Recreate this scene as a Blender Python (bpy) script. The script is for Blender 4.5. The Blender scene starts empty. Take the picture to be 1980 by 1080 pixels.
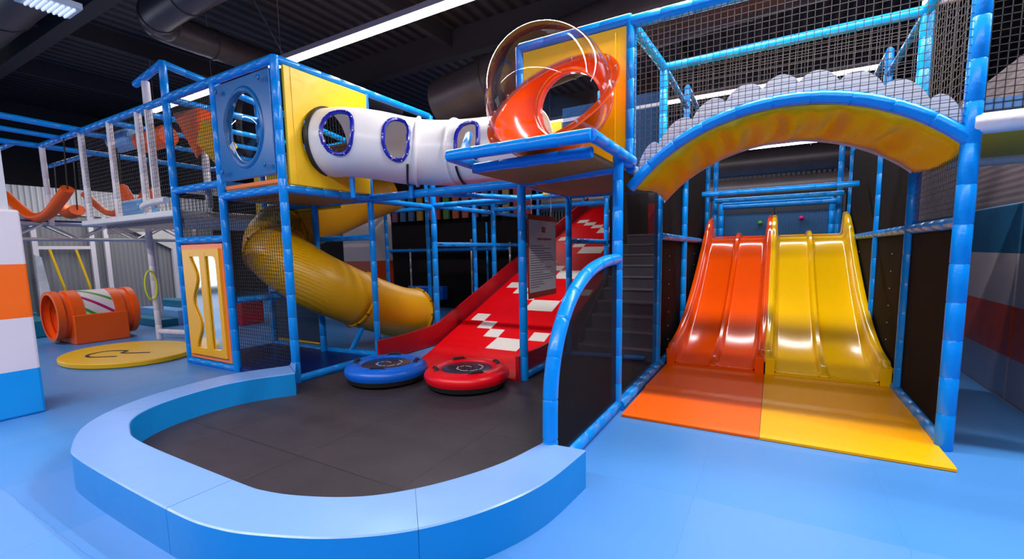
import bpy, bmesh, math, random
from mathutils import Vector, Matrix
random.seed(7)
S = bpy.context.scene
COL = S.collection
R = math.radians
V = Vector

# ------------------------------------------------------------------ camera
cam_d = bpy.data.cameras.new('camera'); cam = bpy.data.objects.new('camera', cam_d); COL.objects.link(cam)
_a, _b, _c = R(-29.8046), R(6.35019), R(-1.0599)
_f = V((math.cos(_b)*math.sin(_a), math.cos(_b)*math.cos(_a), -math.sin(_b)))
_r = V((math.cos(_a), -math.sin(_a), 0)); _u = _r.cross(_f)
_r2 = _r*math.cos(_c)+_u*math.sin(_c); _u2 = _u*math.cos(_c)-_r*math.sin(_c)
m = Matrix.Identity(4)
for i in range(3):
    m[i][0] = _r2[i]; m[i][1] = _u2[i]; m[i][2] = -_f[i]
m[0][3], m[1][3], m[2][3] = 0, 0, 1.5
cam.matrix_world = m
cam_d.sensor_width = 36; cam_d.lens = 877.75/1980*36
cam_d.shift_x = -(992.9-990)/1980; cam_d.shift_y = (582.11-540)/1980
cam_d.clip_start = 0.05; cam_d.clip_end = 100
S.camera = cam
# ------------------------------------------------------------------ world, exposure
S.view_settings.view_transform = 'Standard'; S.view_settings.look = 'None'
S.view_settings.gamma = 1; S.view_settings.exposure = 0.0; S.view_settings.use_curve_mapping = False
W = bpy.data.worlds.new('world'); S.world = W; W.use_nodes = True
W.node_tree.nodes['Background'].inputs[0].default_value = (0.85, 0.78, 1.0, 1)
W.node_tree.nodes['Background'].inputs[1].default_value = 0.04

def lamp_area(name, loc, sx, sy, power, col=(1, 0.97, 0.95), rot=(0, 0, 0)):
    d = bpy.data.lights.new(name, 'AREA'); d.shape = 'RECTANGLE'; d.size = sx; d.size_y = sy
    d.energy = power; d.color = col
    o = bpy.data.objects.new(name, d); COL.objects.link(o); o.location = loc; o.rotation_euler = rot
    return o
# light of the long ceiling strips (each lies just below its strip's diffuser)
STRIPS = [(-4.2, -1.2, 16.0, 800), (-0.5, 5.2, 14.6, 520), (-3.0, 11.1, 9.3, 220), (-3.0, 17.7, 9.0, 260), (1.2, 4.0, 4.4, 270)]
for k, (x, y, L, p) in enumerate(STRIPS):
    lamp_area('strip_light_glow', (x, y, 4.72), L, 0.10, p)
lamp_area('left_room_glow', (-13.6, 5.6, 3.9), 3.0, 3.0, 120)

# ------------------------------------------------------------------ materials
def mat(name, col, rough=0.5, metal=0.0, spec=0.5, coat=0.0, bump=0.0, bscale=8.0, var=0.0, vscale=3.0, emit=None, estr=0):
    M = bpy.data.materials.new(name); M.use_nodes = True
    nt = M.node_tree; b = nt.nodes['Principled BSDF']
    b.inputs['Base Color'].default_value = (*col, 1); b.inputs['Roughness'].default_value = rough
    b.inputs['Metallic'].default_value = metal; b.inputs['Specular IOR Level'].default_value = spec
    b.inputs['Coat Weight'].default_value = coat; b.inputs['Coat Roughness'].default_value = 0.08
    tc = nt.nodes.new('ShaderNodeTexCoord')
    if var > 0:
        n = nt.nodes.new('ShaderNodeTexNoise'); n.inputs['Scale'].default_value = vscale; n.inputs['Detail'].default_value = 4
        nt.links.new(tc.outputs['Object'], n.inputs['Vector'])
        mx = nt.nodes.new('ShaderNodeMix'); mx.data_type = 'RGBA'
        mx.inputs['A'].default_value = (*[c*(1-var) for c in col], 1); mx.inputs['B'].default_value = (*[min(1, c*(1+var)+var*0.03) for c in col], 1)
        nt.links.new(n.outputs['Fac'], mx.inputs['Factor']); nt.links.new(mx.outputs['Result'], b.inputs['Base Color'])
    if bump > 0:
        n = nt.nodes.new('ShaderNodeTexNoise'); n.inputs['Scale'].default_value = bscale; n.inputs['Detail'].default_value = 2
        nt.links.new(tc.outputs['Object'], n.inputs['Vector'])
        bp = nt.nodes.new('ShaderNodeBump'); bp.inputs['Strength'].default_value = bump; bp.inputs['Distance'].default_value = 0.02
        nt.links.new(n.outputs['Fac'], bp.inputs['Height']); nt.links.new(bp.outputs['Normal'], b.inputs['Normal'])
    if emit:
        b.inputs['Emission Color'].default_value = (*emit, 1); b.inputs['Emission Strength'].default_value = estr
    return M
def clear_mat(name, tint=(1, 1, 1), gloss=0.12, rough=0.03):
    M = bpy.data.materials.new(name); M.use_nodes = True; nt = M.node_tree
    nt.nodes.remove(nt.nodes['Principled BSDF']); out = nt.nodes['Material Output']
    t = nt.nodes.new('ShaderNodeBsdfTransparent'); t.inputs[0].default_value = (*tint, 1)
    g = nt.nodes.new('ShaderNodeBsdfGlossy'); g.inputs['Roughness'].default_value = rough; g.inputs['Color'].default_value = (1, .95, .95, 1)
    lw0 = nt.nodes.new('ShaderNodeLayerWeight'); lw0.inputs['Blend'].default_value = .5
    lw = nt.nodes.new('ShaderNodeMath'); lw.operation = 'POWER'; lw.inputs[1].default_value = 4.5; nt.links.new(lw0.outputs['Facing'], lw.inputs[0])
    ma = nt.nodes.new('ShaderNodeMath'); ma.operation = 'ADD'; ma.inputs[1].default_value = gloss*0.2; ma.use_clamp = True
    mx = nt.nodes.new('ShaderNodeMixShader')
    nt.links.new(lw.outputs[0], ma.inputs[0]); nt.links.new(ma.outputs[0], mx.inputs[0])
    nt.links.new(t.outputs[0], mx.inputs[1]); nt.links.new(g.outputs[0], mx.inputs[2]); nt.links.new(mx.outputs[0], out.inputs[0])
    return M
def mesh_fabric(name, col, open_=0.35):
    """fine netting: a woven cloth that lets part of the light through"""
    M = bpy.data.materials.new(name); M.use_nodes = True; nt = M.node_tree
    b = nt.nodes['Principled BSDF']; out = nt.nodes['Material Output']
    b.inputs['Base Color'].default_value = (*col, 1); b.inputs['Roughness'].default_value = 0.8; b.inputs['Specular IOR Level'].default_value = .1
    t = nt.nodes.new('ShaderNodeBsdfTransparent'); mx = nt.nodes.new('ShaderNodeMixShader'); mx.inputs[0].default_value = open_
    nt.links.new(b.outputs[0], mx.inputs[1]); nt.links.new(t.outputs[0], mx.inputs[2]); nt.links.new(mx.outputs[0], out.inputs[0])
    return M

BLUE = mat('blue_foam_vinyl', (0.0, 0.25, 0.80), 0.28, spec=.35, coat=0.08, bump=0.12, bscale=26)
WHITEFOAM = mat('white_foam_vinyl', (0.72, 0.66, 0.72), 0.4, bump=0.2, bscale=20)
YELLOW = mat('yellow_vinyl', (0.95, 0.56, 0.0), 0.35, bump=0.3, bscale=5)
YPLAST = mat('yellow_plastic', (0.95, 0.55, 0.0), 0.13, spec=.32)
OPLAST = mat('orange_plastic', (0.93, 0.09, 0.0), 0.13, spec=.32)
YMAT = mat('yellow_mat_vinyl', (1.0, 0.42, 0.0), 0.36, spec=.22, bump=0.25, bscale=4)
OMAT = mat('orange_mat_vinyl', (1.0, 0.13, 0.0), 0.36, spec=.22, bump=0.25, bscale=4)
TUBEY = mat('yellow_tube_plastic', (0.66, 0.33, 0.0), 0.38)
TUBEW = mat('white_tube_plastic', (0.86, 0.82, 0.84), 0.28)
TUBEIN = mat('tunnel_inner_cream', (0.78, 0.62, 0.5), 0.4)
NAVY = mat('dark_blue_ring', (0.005, 0.01, 0.36), 0.25, coat=.3)
PANELB = mat('blue_panel_plastic', (0.0, 0.135, 0.42), 0.3)
RED = mat('red_slide_vinyl', (0.74, 0.0, 0.004), 0.45, spec=.25, bump=0.12, bscale=5)
DKRED = mat('red_wall_vinyl', (0.42, 0.002, 0.010), 0.4)
CREAM = mat('white_check_vinyl', (0.8, 0.76, 0.72), 0.4)
BLACK = mat('black_rubber', (0.012, 0.011, 0.013), 0.45)
BLKCLOTH = mat('black_cloth', (0.018, 0.016, 0.02), 0.8)
DKMESH = mesh_fabric('black_mesh_cloth', (0.009, 0.008, 0.010), 0.52)
DKMESH2 = mesh_fabric('black_mesh_cloth_dense', (0.008, 0.006, 0.007), 0.06)
NET = mat('black_net_cord', (0.02, 0.017, 0.02), 0.7)
NETG = mat('grey_net_cord', (0.075, 0.065, 0.075), 0.7)
DECK = mat('deck_board_underside', (0.30, 0.17, 0.04), 0.6)
DECKW = mat('white_deck_vinyl', (0.75, 0.73, 0.75), 0.4)
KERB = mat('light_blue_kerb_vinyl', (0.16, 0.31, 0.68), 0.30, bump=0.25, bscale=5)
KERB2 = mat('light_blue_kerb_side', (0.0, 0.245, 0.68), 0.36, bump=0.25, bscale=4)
ORANGE = mat('orange_foam', (0.88, 0.10, 0.0), 0.45, bump=.2)
ORANGEF = mat('orange_frame_plastic', (0.95, 0.22, 0.06), 0.3)
YFRAME = mat('yellow_frame_plastic', (0.95, 0.45, 0.0), 0.3)
MIRROR = mat('mirror', (0.9, 0.92, 0.95), 0.08, metal=1.0)
STEEL = mat('silver_steel', (0.55, 0.54, 0.6), 0.35, metal=0.6)
WHITE = mat('white_board', (0.72, 0.66, 0.70), 0.5)
CLOUD = mat('white_cloud_board', (0.92, 0.9, 0.94), 0.5)
SIGNW = mat('sign_white', (0.95, 0.88, 0.93), 0.4)
SIGNR = mat('sign_red', (0.62, 0.06, 0.03), 0.4)
INK = mat('dark_ink', (0.16, 0.12, 0.18), 0.6)
STAIR = mat('stair_carpet', (0.14, 0.14, 0.20), 0.85)
NOSE = mat('stair_edge', (0.34, 0.30, 0.36), 0.6)
DUCT = mat('dark_duct_metal', (0.075, 0.06, 0.07), 0.4, metal=.2, var=.25)
CEILB = mat('ceiling_black_beam', (0.04, 0.033, 0.04), 0.7)
LIGHTBLUE = mat('light_blue_foam', (0.16, 0.40, 0.80), 0.4)
LAMPM = mat('lamp_diffuser', (1, 1, 1), 0.5, emit=(1, 0.93, 0.97), estr=9)
LAMPB = mat('lamp_housing', (0.35, 0.30, 0.36), 0.4)
GREEN = mat('green_paint', (0.06, 0.28, 0.01), 0.5)
MAGENTA = mat('magenta_paint', (0.45, 0.0, 0.12), 0.5)
TEAL = mat('teal_vinyl', (0.0, 0.16, 0.27), 0.4)
LEAF = mat('leaf', (0.06, 0.12, 0.03), 0.6)
BLUEV = mat('blue_cover_vinyl', (0.0, 0.13, 0.72), 0.35, bump=.3, bscale=6)
REDV = mat('red_cover_vinyl', (0.85, 0.0, 0.012), 0.35, bump=.3, bscale=6)
CLEAR = clear_mat('clear_acrylic', (0.93, 0.90, 0.93))
CLEAR2 = clear_mat('clear_window', (0.9, 0.88, 0.9), 0.3)

def floor_mat():
    M = mat('blue_foam_floor', (0.03, 0.27, 0.66), 0.34); nt = M.node_tree; b = nt.nodes['Principled BSDF']
    tc = nt.nodes.new('ShaderNodeTexCoord')
    br = nt.nodes.new('ShaderNodeTexBrick'); br.offset = 0; br.squash = 1
    br.inputs['Scale'].default_value = 1.0; br.inputs['Brick Width'].default_value = 1.0; br.inputs['Row Height'].default_value = 1.0
    br.inputs['Mortar Size'].default_value = 0.003; br.inputs['Mortar Smooth'].default_value = 1
    br.inputs['Color1'].default_value = (0.05, 0.225, 0.58, 1); br.inputs['Color2'].default_value = (0.085, 0.25, 0.60, 1)
    br.inputs['Mortar'].default_value = (0.035, 0.185, 0.50, 1)
    mp = nt.nodes.new('ShaderNodeMapping'); mp.inputs['Rotation'].default_value = (0, 0, R(0)); mp.inputs['Location'].default_value = (.35, .2, 0)
    nz = nt.nodes.new('ShaderNodeTexNoise'); nz.inputs['Scale'].default_value = 14
    ad = nt.nodes.new('ShaderNodeVectorMath'); ad.operation = 'MULTIPLY_ADD'; ad.inputs[1].default_value = (.03, .03, 0)
    nt.links.new(tc.outputs['Object'], mp.inputs[0]); nt.links.new(mp.outputs[0], nz.inputs['Vector'])
    nt.links.new(nz.outputs['Color'], ad.inputs[0]); nt.links.new(mp.outputs[0], ad.inputs[2])
    nt.links.new(ad.outputs[0], br.inputs['Vector']); nt.links.new(br.outputs['Color'], b.inputs['Base Color'])
    n2 = nt.nodes.new('ShaderNodeTexNoise'); n2.inputs['Scale'].default_value = 1.3
    mr = nt.nodes.new('ShaderNodeMapRange'); mr.inputs['To Min'].default_value = .26; mr.inputs['To Max'].default_value = .5
    nt.links.new(tc.outputs['Object'], n2.inputs['Vector']); nt.links.new(n2.outputs['Fac'], mr.inputs['Value']); nt.links.new(mr.outputs[0], b.inputs['Roughness'])
    return M
FLOORM = floor_mat()
def black_floor_mat():
    M = mat('black_turf', (0.03, 0.026, 0.034), 0.55); nt = M.node_tree; b = nt.nodes['Principled BSDF']
    tc = nt.nodes.new('ShaderNodeTexCoord'); n = nt.nodes.new('ShaderNodeTexNoise'); n.inputs['Scale'].default_value = 3; n.inputs['Detail'].default_value = 8; n.inputs['Roughness'].default_value = .7
    mx = nt.nodes.new('ShaderNodeMix'); mx.data_type = 'RGBA'; mx.inputs['A'].default_value = (0.016, 0.012, 0.018, 1); mx.inputs['B'].default_value = (0.055, 0.042, 0.055, 1)
    nt.links.new(tc.outputs['Object'], n.inputs['Vector']); nt.links.new(n.outputs['Fac'], mx.inputs['Factor'])
    br = nt.nodes.new('ShaderNodeTexBrick'); br.offset = 0; br.inputs['Scale'].default_value = 1; br.inputs['Brick Width'].default_value = 1.0; br.inputs['Row Height'].default_value = 1.0
    br.inputs['Mortar Size'].default_value = .004; br.inputs['Color1'].default_value = (1, 1, 1, 1); br.inputs['Color2'].default_value = (.85, .85, .85, 1); br.inputs['Mortar'].default_value = (.3, .3, .3, 1)
    m2 = nt.nodes.new('ShaderNodeMix'); m2.data_type = 'RGBA'; m2.blend_type = 'MULTIPLY'; m2.inputs['Factor'].default_value = 1
    nt.links.new(tc.outputs['Object'], br.inputs['Vector'])
    nt.links.new(mx.outputs['Result'], m2.inputs['A']); nt.links.new(br.outputs['Color'], m2.inputs['B']); nt.links.new(m2.outputs['Result'], b.inputs['Base Color'])
    return M
BLACKFLOOR = black_floor_mat()
def stripe_mat(name, axis_bands, ribs=None):
    """bands of cover colour by height (object Z): [(z_top, colour), ...]"""
    M = bpy.data.materials.new(name); M.use_nodes = True; nt = M.node_tree; b = nt.nodes['Principled BSDF']; b.inputs['Roughness'].default_value = .38
    tc = nt.nodes.new('ShaderNodeTexCoord'); sx = nt.nodes.new('ShaderNodeSeparateXYZ'); nt.links.new(tc.outputs['Object'], sx.inputs[0])
    prev = None
    for zt, c in axis_bands:
        if prev is None:
            rgb = nt.nodes.new('ShaderNodeRGB'); rgb.outputs[0].default_value = (*c, 1); prev = rgb.outputs[0]; last = zt; continue
        gt = nt.nodes.new('ShaderNodeMath'); gt.operation = 'GREATER_THAN'; gt.inputs[1].default_value = last
        nt.links.new(sx.outputs['Z'], gt.inputs[0])
        mx = nt.nodes.new('ShaderNodeMix'); mx.data_type = 'RGBA'; mx.inputs['B'].default_value = (*c, 1)
        nt.links.new(gt.outputs[0], mx.inputs['Factor']); nt.links.new(prev, mx.inputs['A']); prev = mx.outputs['Result']; last = zt
    nt.links.new(prev, b.inputs['Base Color'])
    n = nt.nodes.new('ShaderNodeTexNoise'); n.inputs['Scale'].default_value = 3
    bp = nt.nodes.new('ShaderNodeBump'); bp.inputs['Strength'].default_value = .3; bp.inputs['Distance'].default_value = .03
    nt.links.new(tc.outputs['Object'], n.inputs['Vector']); nt.links.new(n.outputs['Fac'], bp.inputs['Height']); nt.links.new(bp.outputs['Normal'], b.inputs['Normal'])
    return M
cB, cW, cO = (0.0, 0.27, 0.72), (0.66, 0.60, 0.68), (0.90, 0.13, 0.0)
COLPAD = stripe_mat('striped_pad_cover', [(.45, cB), (.95, cW), (1.46, cO), (3, cW)])
WALLPAD = stripe_mat('striped_wall_pad_cover', [(.42, (.36, .34, .44)), (.9, (.62, .06, .01)), (1.39, (.50, .42, .45)), (3, (.02, .12, .25))])
def ribbed(name, c1, c2, axis, scale, rough=.6, bst=.7):
    M = mat(name, c1, rough); nt = M.node_tree; b = nt.nodes['Principled BSDF']
    tc = nt.nodes.new('ShaderNodeTexCoord'); w = nt.nodes.new('ShaderNodeTexWave'); w.bands_direction = axis; w.inputs['Scale'].default_value = scale
    nt.links.new(tc.outputs['Object'], w.inputs[0])
    mx = nt.nodes.new('ShaderNodeMix'); mx.data_type = 'RGBA'; mx.inputs['A'].default_value = (*c1, 1); mx.inputs['B'].default_value = (*c2, 1)
    nt.links.new(w.outputs['Fac'], mx.inputs['Factor']); nt.links.new(mx.outputs['Result'], b.inputs['Base Color'])
    bp = nt.nodes.new('ShaderNodeBump'); bp.inputs['Strength'].default_value = bst; bp.inputs['Distance'].default_value = .06
    nt.links.new(w.outputs['Fac'], bp.inputs['Height']); nt.links.new(bp.outputs['Normal'], b.inputs['Normal'])
    return M
GREYWALL = ribbed('grey_ribbed_curtain', (0.20, 0.20, 0.21), (0.235, 0.235, 0.25), 'Y', 3.0, bst=.25)
PALEWALL = ribbed('pale_ribbed_wall', (0.5, 0.5, 0.54), (0.62, 0.62, 0.66), 'Y', 3.0)
BACKWALL = ribbed('dark_ribbed_wall', (0.02, 0.017, 0.022), (0.035, 0.03, 0.037), 'X', 2.0)
CORR = ribbed('grey_corrugated_wall', (0.20, 0.15, 0.17), (0.26, 0.20, 0.22), 'Z', 4.5, bst=.08)
CEIL = ribbed('black_corrugated_ceiling', (0.016, 0.012, 0.015), (0.075, 0.055, 0.062), 'X', 1.1)
BRIDGEY = mat('yellow_bridge_cover', (0.97, 0.56, 0.0), 0.42, bump=.5, bscale=3, var=.12, vscale=2)

# ------------------------------------------------------------------ object helpers
ORG = {}
def tag(o, label=None, cat=None, group=None, kind=None):
    if label: o['label'] = label
    if cat: o['category'] = cat
    if group: o['group'] = group
    if kind: o['kind'] = kind
    return o
def thing(name, loc, label, cat, group=None):
    o = bpy.data.objects.new(name, None); COL.objects.link(o); o.location = loc; o.empty_display_size = .1
    ORG[o.name] = V(loc)
    return tag(o, label, cat, group)
class MB:
    def __init__(s): s.v = []; s.f = []; s.mi = []; s.cur = 0
    def add(s, vs, fs):
        k = len(s.v); s.v += [tuple(p) for p in vs]; s.f += [tuple(i+k for i in f) for f in fs]; s.mi += [s.cur]*len(fs); return s
    def box(s, x0, x1, y0, y1, z0, z1):
        return s.add([(x0, y0, z0), (x1, y0, z0), (x1, y1, z0), (x0, y1, z0), (x0, y0, z1), (x1, y0, z1), (x1, y1, z1), (x0, y1, z1)],
                     [(0, 3, 2, 1), (4, 5, 6, 7), (0, 1, 5, 4), (1, 2, 6, 5), (2, 3, 7, 6), (3, 0, 4, 7)])
    def obox(s, c, ex, ey, ez):
        c = V(c); ex = V(ex); ey = V(ey); ez = V(ez)
        P = [c+a*ex+b*ey+d*ez for d in (-1, 1) for a, b in ((-1, -1), (1, -1), (1, 1), (-1, 1))]
        return s.add(P, [(0, 3, 2, 1), (4, 5, 6, 7), (0, 1, 5, 4), (1, 2, 6, 5), (2, 3, 7, 6), (3, 0, 4, 7)])
    def strut(s, a, b, t):
        a = V(a); b = V(b); d = (b-a).normalized(); h = V((0, 0, 1)) if abs(d.z) < .9 else V((1, 0, 0))
        p = d.cross(h).normalized()*t; q = d.cross(p).normalized()*t
        P = [a-p-q, a+p-q, a+p+q, a-p+q, b-p-q, b+p-q, b+p+q, b-p+q]
        return s.add(P, [(0, 1, 5, 4), (1, 2, 6, 5), (2, 3, 7, 6), (3, 0, 4, 7)])
    def tube(s, pts, r, seg=12, caps=True, groove=0.0, gd=.006, closed=False, radii=None, ell=1.0):
        pts = [V(p) for p in pts]
        prof = []
        if groove > 0:                                    # foam sleeves with seams
            L = [0]
            for i in range(1, len(pts)): L.append(L[-1]+(pts[i]-pts[i-1]).length)
            T = L[-1]; n = max(1, round(T/groove)); ds = []
            for l in L: ds.append((l, 1.0))
            for k in range(1, n):
                c = T*k/n; ds += [(c-.008, 1.0), (c, 1-gd/r), (c+.008, 1.0)]
            ds.append((0, .93)); ds.append((T, .93)); ds += [(.012, 1), (T-.012, 1)]
            ds = sorted(set(ds))
            out = []; rr = []
            for l, f in ds:
                l = min(max(l, 0), T)
                i = 1
                while i < len(L)-1 and L[i] < l: i += 1
                t = (l-L[i-1])/max(1e-9, L[i]-L[i-1]); p = pts[i-1].lerp(pts[i], t)
                if out and (p-out[-1]).length < 1e-4: continue
                out.append(p); rr.append(r*f)
            pts = out; prof = rr
        else: prof = radii or [r]*len(pts)
        n = len(pts); k0 = len(s.v); up = None; vs = []
        for i, p in enumerate(pts):
            if closed: d = (pts[(i+1) % n]-pts[i-1]).normalized()
            else: d = (pts[min(i+1, n-1)]-pts[max(i-1, 0)]).normalized()
            if up is None:
                h = V((0, 0, 1)) if abs(d.z) < .9 else V((1, 0, 0)); up = (h-d*h.dot(d)).normalized()
            up = (up-d*up.dot(d)).normalized(); sd = d.cross(up)
            for k in range(seg):
                a = 2*math.pi*k/seg; vs.append(p+(up*math.cos(a)*ell+sd*math.sin(a))*prof[i])
        fs = []
        for i in range(n if closed else n-1):
            j = (i+1) % n
            for k in range(seg):
                l = (k+1) % seg; fs.append((i*seg+k, i*seg+l, j*seg+l, j*seg+k))
        if caps and not closed:
            fs.append(tuple(range(seg-1, -1, -1))); fs.append(tuple((n-1)*seg+k for k in range(seg)))
        return s.add(vs, fs)
    def lathe(s, c, prof, seg=32, axis=V((0, 0, 1)), close=True):
        c = V(c); axis = V(axis).normalized(); h = V((1, 0, 0)) if abs(axis.x) < .9 else V((0, 1, 0))
        u = (h-axis*h.dot(axis)).normalized(); w = axis.cross(u); vs = []
        for r, z in prof:
            for k in range(seg):
                a = 2*math.pi*k/seg; vs.append(c+axis*z+(u*math.cos(a)+w*math.sin(a))*r)
        fs = [(i*seg+k, i*seg+(k+1) % seg, (i+1)*seg+(k+1) % seg, (i+1)*seg+k) for i in range(len(prof)-1) for k in range(seg)]
        if close: fs += [tuple(range(seg-1, -1, -1)), tuple((len(prof)-1)*seg+k for k in range(seg))]
        return s.add(vs, fs)
    def prism(s, outline, off):
        """outline: 3D points; extruded by the vector off"""
        n = len(outline); off = V(off); a = [V(p) for p in outline]
        return s.add(a+[p+off for p in a], [tuple(range(n)), tuple(range(2*n-1, n-1, -1))]+[((i+1) % n, i, n+i, n+(i+1) % n) for i in range(n)])
    def holed(s, o, eu, ev, w, h, cu, cv, ru, rv, t, sup=2.0, seg=48):
        """flat panel w x h in the plane (eu, ev) with an oval hole; thickness t along eu x ev"""
        o = V(o); eu = V(eu).normalized(); ev = V(ev).normalized(); nn = eu.cross(ev)
        inn = []; out = []
        angs = sorted(set([2*math.pi*k/seg for k in range(seg)]+[math.atan2(y-cv, x-cu) % (2*math.pi) for x, y in ((0, 0), (w, 0), (w, h), (0, h))]))
        for a in angs:
            c, d = math.cos(a), math.sin(a)
            e = 2/sup
            inn.append((cu+ru*math.copysign(abs(c)**e, c), cv+rv*math.copysign(abs(d)**e, d)))
            tt = 1e9
            if c > 1e-6: tt = min(tt, (w-cu)/c)
            if c < -1e-6: tt = min(tt, -cu/c)
            if d > 1e-6: tt = min(tt, (h-cv)/d)
            if d < -1e-6: tt = min(tt, -cv/d)
            out.append((cu+c*tt, cv+d*tt))
        n = len(angs); vs = []
        for q in (0, t):
            for ring in (inn, out):
                vs += [o+eu*x+ev*y+nn*q for x, y in ring]
        fs = []
        for i in range(n):
            j = (i+1) % n
            fs += [(j, i, n+i, n+j), (2*n+i, 2*n+j, 3*n+j, 3*n+i), (i, j, 2*n+j, 2*n+i), (n+j, n+i, 3*n+i, 3*n+j)]
        return s.add(vs, fs)
    def net(s, p0, eu, ev, lu, lv, sp, t):
        p0 = V(p0); eu = V(eu).normalized(); ev = V(ev).normalized()
        nu = int(lu/sp); nv = int(lv/sp)
        for i in range(nu+1):
            a = p0+eu*min(lu, i*sp); s.strut(a, a+ev*lv, t)
        for j in range(nv+1):
            a = p0+ev*min(lv, j*sp); s.strut(a, a+eu*lu, t)
        return s
    def build(s, name, mats, parent=None, smooth=False, origin=None, bevel=0, solid=0):
        if not isinstance(mats, (list, tuple)): mats = [mats]
        if parent is not None: org = ORG[parent.name]
        elif origin is not None: org = V(origin)
        else:
            xs = [p[0] for p in s.v]; ys = [p[1] for p in s.v]; zs = [p[2] for p in s.v]
            org = V(((min(xs)+max(xs))/2, (min(ys)+max(ys))/2, min(zs)))
        me = bpy.data.meshes.new(name)
        me.from_pydata([(p[0]-org.x, p[1]-org.y, p[2]-org.z) for p in s.v], [], s.f); me.update()
        bm = bmesh.new(); bm.from_mesh(me); bmesh.ops.remove_doubles(bm, verts=bm.verts, dist=1e-6) if smooth else None
        bmesh.ops.recalc_face_normals(bm, faces=bm.faces); bm.to_mesh(me); bm.free()
        for M in mats: me.materials.append(M)
        if len(mats) > 1 and len(me.polygons) == len(s.mi):
            for p, i in zip(me.polygons, s.mi): p.material_index = i
        if smooth:
            for p in me.polygons: p.use_smooth = True
            try: me.set_sharp_from_angle(angle=R(42))
            except Exception: pass
        o = bpy.data.objects.new(name, me); COL.objects.link(o)
        if parent is not None:
            o.parent = parent
        else: o.location = org
        ORG[o.name] = org
        if solid:
            md = o.modifiers.new('thickness', 'SOLIDIFY'); md.thickness = solid; md.offset = 0
        if bevel:
            md = o.modifiers.new('bevel', 'BEVEL'); md.width = bevel; md.segments = 3; md.limit_method = 'ANGLE'
            for p in me.polygons: p.use_smooth = True
            try: me.set_sharp_from_angle(angle=R(60))
            except Exception: pass
        return o
PR = 0.048
def post(parent, x, y, z0, z1, r=PR, m_=None, name='post'):
    return MB().tube([(x, y, z0), (x, y, z1)], r, 12, groove=.27, gd=.004).build(name, m_ or BLUE, parent, smooth=True)
def beam(parent, a, b, r=PR, m_=None, name='beam'):
    return MB().tube([a, b], r, 12, groove=.27, gd=.004).build(name, m_ or BLUE, parent, smooth=True)
def bend(parent, pts, r=PR, m_=None, name='curved_beam'):
    return MB().tube(pts, r, 14, groove=.27, gd=.004).build(name, m_ or BLUE, parent, smooth=True)
def catmull(P, n=8):
    P = [V(p) for p in P]; Q = [P[0]*2-P[1]]+P+[P[-1]*2-P[-2]]; out = []
    for i in range(1, len(Q)-2):
        a, b, c, d = Q[i-1:i+3]
        for k in range(n):
            t = k/n; out.append(.5*((2*b)+(c-a)*t+(2*a-5*b+4*c-d)*t*t+(3*b-a-3*c+d)*t**3))
    out.append(P[-1]); return out

# grid of the play structure
XA, XL1, XL2, XC, XD, XR = -4.795, -6.02, -7.19, -2.455, -1.225, 1.131
Y0, Y1, YD, YG, YE = 3.236, 4.506, 4.04, 4.31, 5.70
Z1, Z2 = 2.24, 3.62

# ------------------------------------------------------------------ the setting
tag(MB().box(-20, 1.95, -6, 20, -.1, 0).build('floor', FLOORM, origin=(0, 0, 0)), kind='structure')
tag(MB().box(1.95, 8, -6, 4.6, -.1, 0).build('floor', FLOORM, origin=(0, 0, 0)), kind='structure')
tag(MB().box(-20, 8, -6, 20, 6.2, 6.3).build('ceiling', CEIL, origin=(0, 0, 0)), kind='structure')
tag(MB().box(-20, 8, 19.9, 20, 0, 6.2).build('wall_back', BACKWALL, origin=(0, 0, 0)), kind='structure')
tag(MB().box(-20, 8, -6.1, -6, 0, 6.2).build('wall_front', mat('dark_front_wall', (.10, .09, .11), .7), origin=(0, 0, 0)), kind='structure')
tag(MB().box(-20.1, -20, -6, 20, 0, 6.2).build('wall_left', mat('dark_left_wall', (.045, .04, .05), .7), origin=(0, 0, 0)), kind='structure')
tag(MB().box(-19.99, -19.97, -5, 1.0, .3, 3.2).build('mirror_glow_pane', mat('added_white_glow', (.8, .85, .9), .3, emit=(.85, .93, 1), estr=2.0), origin=(-20, -2, 0)), kind='structure')  # glowing pane added on the left wall so the mirror reflects white
w = MB().box(2.06, 2.2, 4.6, 14, 0, 3.33).build('wall_right', CORR, origin=(0, 0, 0)); tag(w, kind='structure')
tag(MB().box(7.9, 8, -6, 20, 0, 6.2).build('wall_far_right', mat('dark_side_wall', (.05, .045, .05), .7), origin=(0, 0, 0)), kind='structure')
for k, (y0, y1) in enumerate(((4.62, 5.92), (5.93, 7.5), (7.51, 9.2), (9.21, 11))):
    tag(MB().box(1.95, 2.06, y0, y1, 0, 1.86).build('wall_pad', WALLPAD, origin=(1.95, y0, 0), bevel=.02),
        ['striped wall pad nearest the camera on the right wall', 'second striped wall pad along the right wall, beyond the nearest one',
         'third striped pad along the right wall, behind the slide enclosure', 'farthest striped pad along the right wall, behind the slide enclosure'][k], 'wall pad', 'striped pads along the right wall')
# ceiling beams (part of the roof)
for k, (x0, x1, y) in enumerate([(-19, 7, 3.6), (-19, 7, 8.4), (-19, 7, 13.5)]):
    tag(MB().box(x0, x1, y-.12, y+.12, 5.65, 6.2).build('trim_%d' % (k+1), CEILB, origin=(0, 0, 0)), kind='structure')
for k, x in enumerate([-15.5, -12.2, -6.2, -2.0, 2.5]):
    tag(MB().box(x-.07, x+.07, -6, 19.9, 5.85, 6.2).build('trim_%d' % (k+4), CEILB, origin=(0, 0, 0)), kind='structure')
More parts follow.
